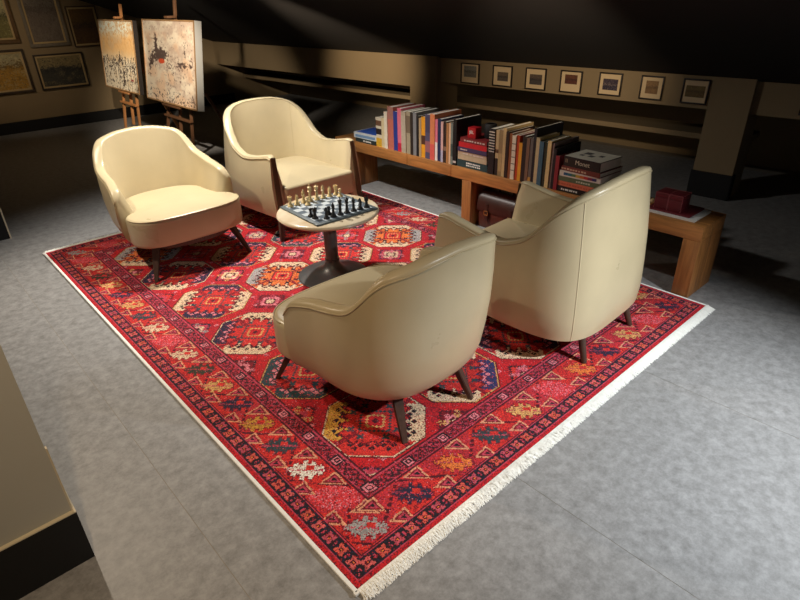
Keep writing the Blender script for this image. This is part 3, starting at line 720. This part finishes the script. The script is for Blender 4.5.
row2 = [
    (489, 494.6, .318, .24, (30, 26, 28), 'black book with a column of white dots right of the flat stack', [(f, f + .018, (222, 214, 200)) for f in (.5, .56, .62, .68, .74, .8, .86, .92)]),
    (494.6, 498, .314, .22, (196, 172, 128), 'cream book with black lower spine', [(0, .38, (42, 34, 30)), (.5, .58, (90, 60, 40))]),
    (498, 501.5, .318, .22, (150, 126, 88), 'khaki tan book right of the cream and black one', [(.1, .5, (176, 150, 104))]),
    (501.5, 505, .334, .30, (200, 172, 122), 'tall sand book with large khaki cover', []),
    (505, 508, .315, .29, (44, 30, 26), 'dark brown book between sand and rust spines', []),
    (508, 511, .308, .22, (142, 84, 48), 'rust brown book left of the white dotted spine', []),
    (511, 514.6, .300, .26, (226, 214, 190), 'white book with dotted spine left of the red one', [(f, f + .02, (120, 110, 96)) for f in (.2, .35, .5, .65, .8)]),
    (514.6, 517.6, .302, .24, (190, 70, 34), 'rust red book left of the short yellow one', []),
    (517.6, 521, .258, .18, (228, 160, 44), 'short bright yellow book beside the rust red spine', []),
    (521, 525, .306, .24, (38, 30, 28), 'brown black book right of the short yellow one', []),
    (525, 528, .300, .22, (128, 98, 78), 'cocoa brown book behind the right armchair arm', []),
    (528, 531, .304, .22, (108, 100, 94), 'taupe grey book with a small ochre mark', [(.04, .14, (206, 150, 70))]),
    (531, 533.6, .368, .30, (30, 30, 36), 'tallest black book in the right half of the row', []),
    (533.6, 537, .312, .22, (204, 186, 142), 'cream yellow book left of the teal one', []),
    (537, 541.2, .292, .28, (66, 104, 122), 'teal blue book in the right half of the row', []),
    (541.2, 545, .292, .25, (44, 52, 36), 'black green book right of the teal one', []),
    (545, 548.6, .305, .22, (228, 202, 142), 'pale yellow book near the right end of the row', []),
    (548.6, 551, .294, .28, (138, 118, 112), 'mauve grey book right of the pale yellow one', []),
    (551, 554, .265, .28, (26, 26, 30), 'short black book left of the maroon one', []),
    (554, 557.5, .222, .20, (150, 44, 52), 'short maroon book at the right end of the standing row', []),
]
for k, (a, b, h, d, c, lb, bands) in enumerate(row1 + row2):
    bk = book_up(ypx(a), ypx(b), h, d, c, lb, x0=2.545 + random.uniform(-0.004, 0.006), lean=0.0, bands=bands)
def book_flat(y1, y0, z0, th, d, c, label, x0=2.545, rz=0.0, pages=None, group='books lying in piles on the bench', cat='book', top=None):
    """lying book, spine facing the room"""
    L = y1 - y0; o = empty('book', (x0 + d / 2, (y0 + y1) / 2, z0), rz); cv = min(0.003, th * 0.15); th = th - 0.0005
    link('cover', boxes([(-d / 2, -d / 2 + cv, -L / 2, L / 2, 0, th), (-d / 2 + cv, d / 2, -L / 2, L / 2, 0, cv), (-d / 2 + cv, d / 2, -L / 2, L / 2, th - cv, th)]), bmat(c), o)
    link('pages', box(-d / 2 + cv, d / 2 - 0.004, -L / 2 + 0.004, L / 2 - 0.004, cv, th - cv), M_PAGES if pages is None else bmat(pages), o)
    if top: link('front_print', box(-d / 2 + 0.012, d / 2 - 0.012, -L / 2 + 0.012, L / 2 - 0.012, th, th + 0.0005), bmat(top), o)
    return tag(o, label, cat, group)
SP = Matrix(((0, 0, -1, 0), (-1, 0, 0, 0), (0, 1, 0, 0), (0, 0, 0, 1)))          # text plane facing -x, reading towards -y
def spine_text(o, s, size, x, y, z, m=M_WHITE): text_mesh(s, size, m, 'spine_title', o, Matrix.Translation((x, y, z)) @ SP)
def marks(o, x, z, y0, y1, n, hgt, c, seed):
    r = random.Random(seed); y = y0
    for _ in range(n):
        wv = (y0 - y1) / n; link('lettering', box(x - 0.0006, x, y - wv * r.uniform(.55, .9), y, z, z + hgt * r.uniform(.75, 1)), c, o); y -= wv
# pile at the left end
b = book_flat(3.165, 2.885, ZT_B, 0.034, 0.25, (44, 54, 52), 'dark green book at the bottom of the left pile'); marks(b, -0.125, 0.010, 0.03, -0.08, 7, 0.014, M_WHITE, 2)
b = book_flat(3.185, 2.888, ZT_B + 0.034, 0.048, 0.25, (214, 218, 216), 'white and blue book on top of the left pile', x0=2.548, rz=0.04, top=(36, 84, 176))
link('spine_band', box(-0.1256, -0.125, -0.13, 0.13, 0.008, 0.030), bmat((124, 160, 196)), b)
# stack in the middle
z = ZT_B
mid = [(1.945, 1.652, .056, .24, (40, 66, 70), 'dark teal book at the bottom of the middle stack', 9),
       (1.935, 1.658, .031, .22, (196, 176, 144), 'cream book lying directly on the dark teal one', 0),
       (1.938, 1.662, .030, .22, (188, 164, 134), 'beige pink book below the purple one in the middle stack', 6),
       (1.938, 1.660, .031, .22, (70, 58, 92), 'purple book under the bright red one', 4),
       (1.930, 1.664, .036, .22, (204, 36, 44), 'bright red book in the middle stack', 0),
       (1.915, 1.664, .034, .21, (128, 40, 42), 'dark red book at the top of the middle stack', 8)]
for i, (a, b_, th, d, c, lb, n) in enumerate(mid):
    o = book_flat(a, b_, z, th, d, c, lb, x0=2.548 + random.uniform(-.003, .004), group='books in the middle stack'); z += th
    if n == 9:
        marks(o, -d / 2, .030, .055, -.085, 9, .011, M_WHITE, 5); marks(o, -d / 2, .013, .055, -.085, 8, .011, M_WHITE, 6)
    elif n: marks(o, -d / 2, .010, .11 if n == 4 else .09, .04 if n == 4 else -.11, n, .011, bmat((206, 190, 180)), i + 20)
rb = tag(empty('gift_box', (2.60, 1.825, z), 0.06), 'small bright red box with white letters on the middle book stack', 'box')
link('body', box(-0.035, 0.035, -0.036, 0.036, 0, 0.074, bev=0.001), mat('red carton', rgb(186, 26, 34), 0.4), rb)
text_mesh('JBL', 0.030, M_WHITE, 'lettering', rb, Matrix.Translation((-0.0355, 0.0, 0.042)) @ SP)
dk = tag(empty('speaker', (2.665, 1.73, z)), 'black portable speaker in the dark behind the small red box', 'speaker')
V_ = lathe([(0, 0), (0.040, 0), (0.045, 0.006), (0.045, 0.094), (0.040, 0.10), (0, 0.10)], 28)
link('body', V_, mat('black mesh', rgb(20, 20, 21), 0.7, var=0.3, scale=300), dk)
link('end_ring', lathe([(0.036, 0.1001), (0.036, 0.103), (0.030, 0.103), (0.030, 0.1001)], 28), mat('dull metal', rgb(90, 90, 92), 0.4, metal=0.8), dk)
# stack at the right
z = ZT_B
rt = [(1.062, .765, .036, .24, (26, 22, 22), 'black book at the bottom of the right stack', 0),
      (1.064, .765, .033, .24, (214, 116, 84), 'orange pink book second from the bottom of the right stack', 0),
      (1.060, .765, .031, .245, (98, 110, 78), 'olive green book in the right stack', 0),
      (1.056, .765, .036, .25, (222, 212, 198), 'white book with rainbow spine in the right stack', 0),
      (1.046, .765, .030, .25, (120, 54, 44), 'brown red book under the thick black one', 0)]
rs = []
for i, (a, b_, th, d, c, lb, n) in enumerate(rt):
    rs.append(book_flat(a, b_, z, th, d, c, lb, x0=2.550, rz=(0.02, -0.015, 0.01, 0.0, -0.05)[i], group='books in the right stack')); z += th
marks(rs[0], -.12, .011, .12, 0.0, 8, .012, M_WHITE, 40)
marks(rs[1], -.12, .010, .14, -.10, 12, .012, bmat((190, 90, 60)), 44)
marks(rs[2], -.1225, .009, .02, -.08, 6, .011, bmat((200, 204, 180)), 41)
for k, cc in enumerate([(40, 92, 130), (44, 116, 130), (92, 128, 84), (206, 166, 60), (214, 110, 50), (196, 60, 60), (140, 50, 80), (60, 56, 110)]):
    link('spine_band', box(-0.1256, -0.125, 0.115 - (k + 1) * 0.029, 0.115 - k * 0.029, 0.009, 0.026), bmat(cc), rs[3])
marks(rs[4], -.125, .008, .14, -.05, 9, .012, bmat((206, 170, 140)), 42)
mo = book_flat(1.034, .770, z, 0.062, 0.23, (30, 25, 22), 'thick black book with pale printed cover on top of the right stack', x0=2.552, rz=-0.06, group='books in the right stack')
link('front_print', box(-0.112, 0.112, -0.127, 0.129, 0.0615, 0.0625), bmat((206, 200, 182)), mo)
for (u, v, a, b_) in ((0.03, 0.05, .05, .05), (-0.02, 0.0, .04, .035), (0.02, -0.05, .035, .03), (-0.03, 0.06, .03, .03)):
    link('cover_picture', box(u - a / 2, u + a / 2, v - b_ / 2, v + b_ / 2, 0.0625, 0.0629), bmat((74, 70, 72)), mo)
spine_text(mo, 'Monet', 0.040, -0.1156, -0.005, 0.032, bmat((206, 196, 170)))
marks(mo, -.115, .022, .12, .10, 2, .026, bmat((150, 130, 100)), 43)
# maroon boxes at the right end
m_mar = mat('maroon leatherette', rgb(108, 34, 42), 0.45, var=0.1, scale=60, bump=0.2, bscale=300)
m_edge = mat('maroon piping', rgb(176, 92, 96), 0.5)
wf = book_flat(0.47, 0.185, ZT_B, 0.012, 0.235, (228, 226, 220), 'flat white book under the maroon one at the bench end', x0=2.565, rz=0.0, group='flat books at the bench end')
mf = book_flat(0.47, 0.222, ZT_B + 0.012, 0.009, 0.205, (112, 36, 44), 'flat maroon book under the pair of maroon boxes', x0=2.582, rz=0.0, group='flat books at the bench end', pages=(150, 70, 74))
for (y0, y1, lb) in ((0.364, 0.438, 'left of two maroon leather cube boxes at the bench end'), (0.284, 0.360, 'right of two maroon leather cube boxes at the bench end')):
    o = tag(empty('leather_box', (2.655, (y0 + y1) / 2, ZT_B + 0.021)), lb, 'box', 'pair of maroon boxes')
    hw = (y1 - y0) / 2
    link('body', box(-0.055, 0.055, -hw, hw, 0, 0.066, bev=0.0015), m_mar, o)
    lid = link('lid', box(-0.0555, 0.0555, -hw - .0003, hw + .0003, 0.067, 0.094, bev=0.0015), m_mar, o)
    for sx in (-1, 1):
        link('piping', tube([(sx * .055, -hw, .094), (sx * .055, hw, .094)], .0011, 5), m_edge, lid)
        link('piping', tube([(-.055, sx * hw, .094), (.055, sx * hw, .094)], .0011, 5), m_edge, lid)
    link('piping', tube([(-.0555, -hw, .0), (-.0555, -hw, .094)], .0012, 5), m_edge, o)
    link('piping', tube([(-.0555, hw, .0), (-.0555, hw, .094)], .0012, 5), m_edge, o)
kn = tag(link('wooden_ball', lathe([(0, 0), (0.008, 0.001), (0.014, 0.006), (0.0165, 0.014), (0.015, 0.022), (0.010, 0.028), (0.004, 0.031), (0, 0.0315)], 20), mat('pale wood', rgb(206, 178, 130), 0.5, var=0.1), None, (2.70, 0.475, ZT_B + 0.0)), 'small pale wooden knob beside the maroon boxes, half hidden by the armchair', 'ornament')
kn.location = (2.72, 0.50, ZT_B)

# ------------------------------------------------------------------ leather satchel under the bench
m_bag = mat('brown leather', rgb(78, 36, 24), 0.38, var=0.2, scale=12, bump=0.15, bscale=120)
m_bagd = mat('dark brown leather', rgb(56, 26, 18), 0.4, var=0.2, scale=12)
bg = tag(empty('satchel', (2.66, 1.54, 0), 0.0), 'brown leather satchel standing under the bench beside its middle leg', 'bag')
V = []; F = []
prof = [(-.075, 0.0), (-.082, .10), (-.074, .22), (-.05, .262), (0, .272), (.05, .262), (.074, .22), (.082, .1), (.075, 0)]
def bag_ext(pr, y0, y1, m, nm, bev=0.006, par=bg):
    n = len(pr); v = [(x, yy, z) for yy in (y0, y1) for x, z in pr]
    f = [tuple(range(n)), tuple(range(2 * n - 1, n - 1, -1))] + [(i, n + i, n + (i + 1) % n, (i + 1) % n) for i in range(n)]
    me = pyd(v, f); b_ = bmesh.new(); b_.from_mesh(me); bmesh.ops.recalc_face_normals(b_, faces=b_.faces[:]); bmesh.ops.bevel(b_, geom=b_.edges[:], offset=bev, segments=2, affect='EDGES'); b_.to_mesh(me); b_.free()
    return link(nm, smooth_by(me, 45), m, par)
bag_ext(prof, -.20, .20, m_bag, 'body')
flap = bag_ext([(-.092, .135), (-.096, .17), (-.085, .235), (-.055, .274), (0, .284), (.06, .272), (.07, .262), (0, .275), (-.05, .265), (-.077, .228), (-.087, .17), (-.084, .135)], -.205, .205, m_bagd, 'flap', 0.002)
for yy in (-.11, .11):
    st = link('strap', box(-.099, -.094, yy - .014, yy + .014, .07, .20, bev=0.001), m_bagd, bg)
    link('buckle', boxes([(-.103, -.099, yy - .02, yy + .02, .112, .118), (-.103, -.099, yy - .02, yy + .02, .142, .148), (-.103, -.099, yy - .02, yy - .015, .112, .148), (-.103, -.099, yy + .015, yy + .02, .112, .148)]), mat('brass', rgb(190, 160, 100), 0.3, metal=0.9), st)
link('handle', tube([(0, -.07, .28), (-.005, -.06, .305), (-.01, 0, .315), (-.005, .06, .305), (0, .07, .28)], .008, 8), m_bagd, bg)
link('side_strap', tube([(-.02, .215, .26), (-.03, .222, .20), (-.02, .214, .10), (0.0, .212, .02)], .007, 6), m_bag, bg)
link('strap_ring', tube([(0.018 * math.cos(a * .7854) - .02, .216, .265 + .018 * math.sin(a * .7854)) for a in range(8)], .003, 6, closed=True), mat('brass', (0, 0, 0)), bg)

# ------------------------------------------------------------------ easels with paintings
def panel_colors(fn, n, m):
    U, V = np.meshgrid((np.arange(n) + .5) / n, (np.arange(m) + .5) / m, indexing='ij'); return srgb2lin(np.clip(fn(U, V), 0, 1))
def mixc(a, b, t): return a * (1 - t[..., None]) + np.asarray(b) * t[..., None]
def sstep(x, a, b): t = np.clip((x - a) / (b - a), 0, 1); return t * t * (3 - 2 * t)
def paint_village(U, V):
    sky = np.array([222, 224, 206]) / 255; gold = np.array([226, 182, 122]) / 255; pale = np.array([232, 218, 190]) / 255
    n1 = vnoise(U, V, 10, 31); n2 = vnoise(U, V, 36, 32); n3 = vnoise(U, V, 70, 33, 2); n4 = vnoise(U, V * .3, 60, 34, 2)
    P = np.zeros(U.shape + (3,)) + sky
    P = mixc(P, gold, sstep(V + (n1 - .5) * .10, .88, .74)); P = mixc(P, np.array([196, 140, 80]) / 255, sstep(n2, .5, .7) * sstep(V, .5, .85) * .7)
    P = mixc(P, pale, sstep(V + (n1 - .5) * .1, .62, .36)); P = mixc(P, np.array([206, 178, 140]) / 255, sstep(n1, .5, .7) * .5)
    d = np.exp(-((V - .42) / .07) ** 2) + np.exp(-((V - .28) / .06) ** 2) * .7 + np.exp(-((V - .12) / .10) ** 2) * .5
    ink = sstep(n3 * .5 + n4 * .6 + (n2 - .5) * .5 + d * .20, .70, .82) * (V < .52); P = mixc(P, np.array([50, 42, 40]) / 255, ink * .85)
    for cx, w_, h0, h1 in ((.55, .035, .42, .60), (.88, .03, .30, .48), (.60, .035, .08, .24), (.30, .04, .34, .46)):
        tw = (np.abs(U - cx) < w_ * (1 - (V - h0) / (h1 - h0))) & (V > h0) & (V < h1); P = mixc(P, np.array([60, 46, 36]) / 255, tw * sstep(n3, .3, .6) * .9)
    for cx in (.46, .70, .82, .93): P = mixc(P, np.array([80, 68, 60]) / 255, ((np.abs(U - cx + (n1 - .5) * .02) < .005) & (V < .42)) * .8)
    for cy in (.36, .24, .15): P = mixc(P, np.array([70, 60, 56]) / 255, ((np.abs(V - cy + (n1 - .5) * .05) < .006) & (U > .6) & (n2 > .42)) * .8)
    return mixc(P, np.array([150, 50, 50]) / 255, (np.abs(U - .84) < .04) * (np.abs(V - .17) < .010) * .8)
def paint_horse(U, V):
    n1 = vnoise(U, V, 8, 41); n2 = vnoise(U, V, 40, 42); n3 = vnoise(U, V, 80, 43, 2); n4 = vnoise(U, V, 5, 44)
    P = np.zeros(U.shape + (3,)) + np.array([238, 224, 200]) / 255
    P = mixc(P, np.array([204, 182, 162]) / 255, sstep(n1 * .7 + n2 * .3 + .22 * U + .2 * V, .58, .95)); P = mixc(P, np.array([230, 186, 148]) / 255, sstep(n4 + (.5 - V) * .3, .52, .8) * .55)
    def blob(cx, cy, rx, ry, amt): return np.exp(-(((U - cx) / rx) ** 2 + ((V - cy) / ry) ** 2)) * amt
    d = blob(.30, .58, .13, .09, 1) + blob(.26, .74, .035, .13, 1) + blob(.42, .60, .12, .07, .6) + blob(.78, .49, .16, .045, .75) + blob(.82, .65, .03, .13, .5) + blob(.15, .52, .05, .08, .8) + blob(.10, .40, .03, .10, .6) + blob(.55, .42, .12, .10, .35) + blob(.92, .58, .04, .10, .3)
    ink = sstep(d + (n2 - .5) * 1.3 + (n3 - .5) * .9, .36, .80); P = mixc(P, np.array([70, 54, 50]) / 255, ink * .85)
    sc = sstep(np.abs(np.mod(U * 7 + V * 5 + n1 * 3, 1) - .5), .07, .02) * sstep(blob(.60, .36, .22, .2, 1), .3, .6) * (n2 > .42); P = mixc(P, np.array([96, 72, 66]) / 255, sc * .75)
    leg = sstep(np.abs(np.mod(U * 6 - V * 4 + n1 * 2, 1) - .5), .06, .02) * sstep(blob(.16, .40, .12, .16, 1), .35, .6) * (n2 > .4); P = mixc(P, np.array([80, 62, 56]) / 255, leg * .75)
    P = mixc(P, np.array([214, 84, 48]) / 255, sstep(blob(.36, .51, .09, .035, 1) + (n2 - .5) * .5, .42, .66)); return mixc(P, np.array([70, 58, 56]) / 255, ((V < .16) & (n3 + (n2 - .5) > .70)) * .7)
def easel_set(yL, yR, z0, xb, lean, h, fn, lab_p, lab_e, wood, thick, mast_top, yc, spread, rear_y=0.0, side=(206, 206, 200)):
    """painting facing -x: its left edge (in the photograph) at yL, right edge at yR"""
    w_ = yL - yR; a = math.radians(lean)
    # local frame: u = -y (to the right in the photograph), v = up along the lean, n = towards the room
    u = Vector((0, -1, 0)); v = Vector((math.sin(a), 0, math.cos(a))); n = u.cross(v)
    org = Vector((xb, yL, z0))
    Mx = Matrix(((u.x, v.x, n.x, org.x), (u.y, v.y, n.y, org.y), (u.z, v.z, n.z, org.z), (0, 0, 0, 1)))
    p = tag(empty('painting'), lab_p, 'painting', 'paintings on easels'); p.matrix_world = Mx
    link('canvas', box(0, w_, 0, h, -thick, -0.002), mat('canvas side %d' % side[0], rgb(*side), 0.8), p)
    face = grid_mesh((0.012, w_ - 0.012), (0.012, h - 0.012), 300, 220, panel_colors(fn, 300, 220))
    link('painted_face', face, M_PAINT, p)
    fr = mat('thin gilt frame', rgb(160, 124, 84), 0.5, var=0.1)
    for bx in ((0, w_, 0, .014), (0, w_, h - .014, h), (0, .014, .014, h - .014), (w_ - .014, w_, .014, h - .014)):
        link('frame_strip', box(bx[0], bx[1], bx[2], bx[3], -0.002, 0.006), fr, p)
    # easel (local frame on the floor)
    e = tag(empty('easel', (xb, yc, 0)), lab_e, 'easel', 'wooden easels')
    f = lambda z, off=0.0: (z - z0) * math.tan(a) + thick + 0.03 + off     # x of the leaning plane behind the canvas
    link('mast', beam((f(0.18), 0, 0.18), (f(mast_top), 0, mast_top), 0.035, 0.028, (1, 0, 0)), wood, e)
    for s in (-1, 1):
        link('front_leg', beam((f(0.0) - 0.02, s * spread / 2, 0.0), (f(z0 + 0.45), s * spread * 0.36, z0 + 0.45), 0.036, 0.026, (1, 0, 0)), wood, e)
    link('crossbar', beam((f(z0 - .16) - .028, -spread * .5, z0 - .16), (f(z0 - .16) - .028, spread * .5, z0 - .16), 0.045, 0.02, (0, 0, 1)), wood, e)
    link('ledge', box(-0.012, thick + 0.035, -spread * .32, spread * .32, z0 - 0.030, z0 - 0.010, bev=0.002), wood, e)
    zt = z0 + h * math.cos(a)
    link('top_clamp', box(f(zt) - thick - .03, f(zt) + .0, -.045, .045, zt + 0.012, zt + 0.035, bev=0.002), wood, e)
    link('rear_leg', beam((f(z0 + .5) + .03, 0, z0 + .5), (f(0) + 0.62, rear_y, 0.0), 0.034, 0.024, (0, 1, 0)), wood, e)
    return p, e
easel_set(7.62, 6.42, 0.60, 1.865, 7.0, 0.80, paint_village, 'golden village painting with black brush strokes on the far easel', 'pale beech easel carrying the golden village painting', M_EASEL, 0.05, 1.56, 6.98, 0.55, side=(34, 28, 24))
easel_set(6.45, 5.07, 0.555, 1.955, 9.0, 0.86, paint_horse, 'cream abstract painting with dark figure and red patch on the near easel', 'walnut easel carrying the abstract painting with the red patch', M_EASELD, 0.075, 1.60, 5.76, 0.72, -0.25)

# ------------------------------------------------------------------ framed pictures
def framed(name, w_, h, fn, fcol, fw, label, Mx, group, mat_w=0.0, inner=None, matc=(214, 190, 150), n=90, m_=80, deep=0.025, fr_var=0.15):
    o = tag(empty(name), label, 'picture', group); o.matrix_world = Mx
    fm = mat('frame %d %d %d' % fcol, rgb(*fcol), 0.45, var=fr_var, scale=30)
    for bx in ((0, w_, 0, fw), (0, w_, h - fw, h), (0, fw, fw, h - fw), (w_ - fw, w_, fw, h - fw)):
        link('frame_side', box(bx[0], bx[1], bx[2], bx[3], 0, deep, bev=min(0.004, fw * .2)), fm, o)
    link('backing', box(fw * .5, w_ - fw * .5, fw * .5, h - fw * .5, 0, 0.008), mat('mount board %d %d %d' % matc, rgb(*matc), 0.8, var=0.04), o)
    if inner is None:
        lm = mat('gilt liner', rgb(186, 160, 112), 0.5, var=0.1); a_ = fw; l_ = 0.022
        for bx in ((a_, w_ - a_, a_, a_ + l_), (a_, w_ - a_, h - a_ - l_, h - a_), (a_, a_ + l_, a_ + l_, h - a_ - l_), (w_ - a_ - l_, w_ - a_, a_ + l_, h - a_ - l_)):
            link('liner', box(bx[0], bx[1], bx[2], bx[3], 0.008, 0.017, bev=0.002), lm, o)
        mat_w = l_
    x0, x1, y0, y1 = inner if inner else (fw + mat_w, w_ - fw - mat_w, fw + mat_w, h - fw - mat_w)
    link('print', grid_mesh((x0, x1), (y0, y1), n, m_, panel_colors(fn, n, m_)), M_PAINT, o, (0, 0, 0.0095))
    return o
def gal(fnseed, cols, horizon=.5, dark=.3):
    def fn(U, V):
        n1 = vnoise(U, V, 7, fnseed); n2 = vnoise(U, V, 22, fnseed + 5); top, bot, ink = [np.array(c) / 255 for c in cols]
        P = np.zeros(U.shape + (3,)) + top; P = mixc(P, bot, sstep(V + (n1 - .5) * .25, horizon + .06, horizon - .06)); P *= (0.75 + .5 * n2)[..., None]
        n3 = vnoise(U, V, 45, fnseed + 9, 2); d = np.exp(-((V - horizon) / .12) ** 2); P = mixc(P, top * 1.15, sstep(n1 * .5 + n3 * .5, .52, .66) * sstep(V, horizon, horizon - .2) * .5); P = mixc(P, ink, sstep(n2 * .55 + n3 * .45 + d * .20, .60 - dark * .1, .74) * .75); return P
    return fn
def wallM(x, z): return Matrix(((1, 0, 0, x), (0, 0, -1, 8.648), (0, 1, 0, z), (0, 0, 0, 1)))
G = 'framed paintings on the gallery wall'
framed('framed_painting', 0.76, 0.62, gal(60, ((170, 160, 116), (112, 104, 54), (60, 56, 34)), .55), (96, 70, 38), .045, 'gilt-framed green landscape at the top left corner of the gallery wall', wallM(0.47, 1.13), G)
framed('framed_painting', 0.50, 0.66, gal(61, ((120, 110, 98), (112, 100, 88), (78, 68, 60)), .72), (120, 110, 94), .040, 'tall grey painting in a silvered frame on the gallery wall', wallM(1.33, 1.062), G)
framed('framed_painting', 0.395, 0.515, gal(62, ((104, 78, 36), (88, 62, 34), (50, 38, 30)), .55), (70, 54, 34), .016, 'small brown painting in a narrow gilt frame nearest the easels', wallM(1.878, 1.030), G)
framed('framed_painting', 0.63, 0.455, gal(63, ((140, 124, 84), (62, 60, 52), (34, 34, 36)), .58), (44, 36, 28), .020, 'dark harbour painting in a gilt frame in the lower row', wallM(1.315, 0.515), G)
framed('framed_painting', 0.78, 0.545, gal(64, ((176, 164, 124), (172, 128, 48), (96, 72, 34)), .66), (60, 46, 30), .030, 'ochre field painting in a dark gilt frame at the left edge', wallM(0.445, 0.512), G)
# small prints on the knee-wall beam
Rk = Matrix.Rotation(KA, 4, 'Z')
def beamM(ly, z, lx=-0.001):
    o = Vector((lx, ly, 0)); o.rotate(Matrix.Rotation(KA, 3, 'Z')); o += Vector(K0)
    u = Vector((math.sin(KA), -math.cos(KA), 0)); n = Vector((-math.cos(KA), -math.sin(KA), 0))
    return Matrix(((u.x, 0, n.x, o.x), (u.y, 0, n.y, o.y), (0, 1, 0, z), (0, 0, 0, 1)))
small = [(2.600, .247, .205, (.040, .207, .066, .178), ((134, 132, 120), (120, 116, 104), (70, 66, 60)), 'small framed print with grey oblong picture, leftmost on the beam'),
         (2.178, .239, .200, (.058, .190, .052, .138), ((112, 96, 80), (96, 86, 76), (50, 44, 42)), 'small framed print with square grey picture, second on the beam'),
         (1.780, .232, .200, (.048, .188, .048, .142), ((104, 88, 76), (80, 74, 70), (44, 40, 44)), 'small framed print with dark brown picture, third on the beam'),
         (1.393, .224, .196, (.048, .176, .078, .160), ((110, 66, 44), (96, 52, 40), (52, 32, 30)), 'small framed print with reddish picture, fourth on the beam'),
         (1.001, .216, .192, (.040, .180, .046, .140), ((62, 50, 62), (46, 40, 56), (150, 130, 120)), 'small framed print with dark purple picture, fifth on the beam'),
         (0.615, .196, .192, (.046, .152, .048, .152), ((150, 116, 74), (136, 104, 64), (90, 66, 42)), 'small framed print with sepia engraving, sixth on the beam'),
         (0.263, .206, .192, (.028, .178, .052, .140), ((128, 106, 56), (118, 94, 48), (80, 62, 34)), 'small framed print with wide ochre scene, next to the pillar')]
for i, (ly, w_, h, inn, cols, lb) in enumerate(small):
    zt = .924 + (i > 3) * .006
    framed('framed_print', w_, h, gal(70 + i, cols, .5, .5), (30, 22, 18), .011, lb, beamM(ly, zt - h), 'small framed prints on the beam', inner=inn, matc=(222, 196, 154), n=30, m_=26, deep=0.02)
framed('framed_print', .21, .19, gal(80, ((140, 110, 70), (120, 96, 60), (80, 60, 40)), .5, .5), (30, 22, 18), .011, 'small framed print cut by the right edge beyond the pillar', beamM(-.585, .722, 0.058), 'small framed prints on the beam', inner=(.04, .17, .05, .14), matc=(222, 196, 154), n=30, m_=26, deep=0.02)
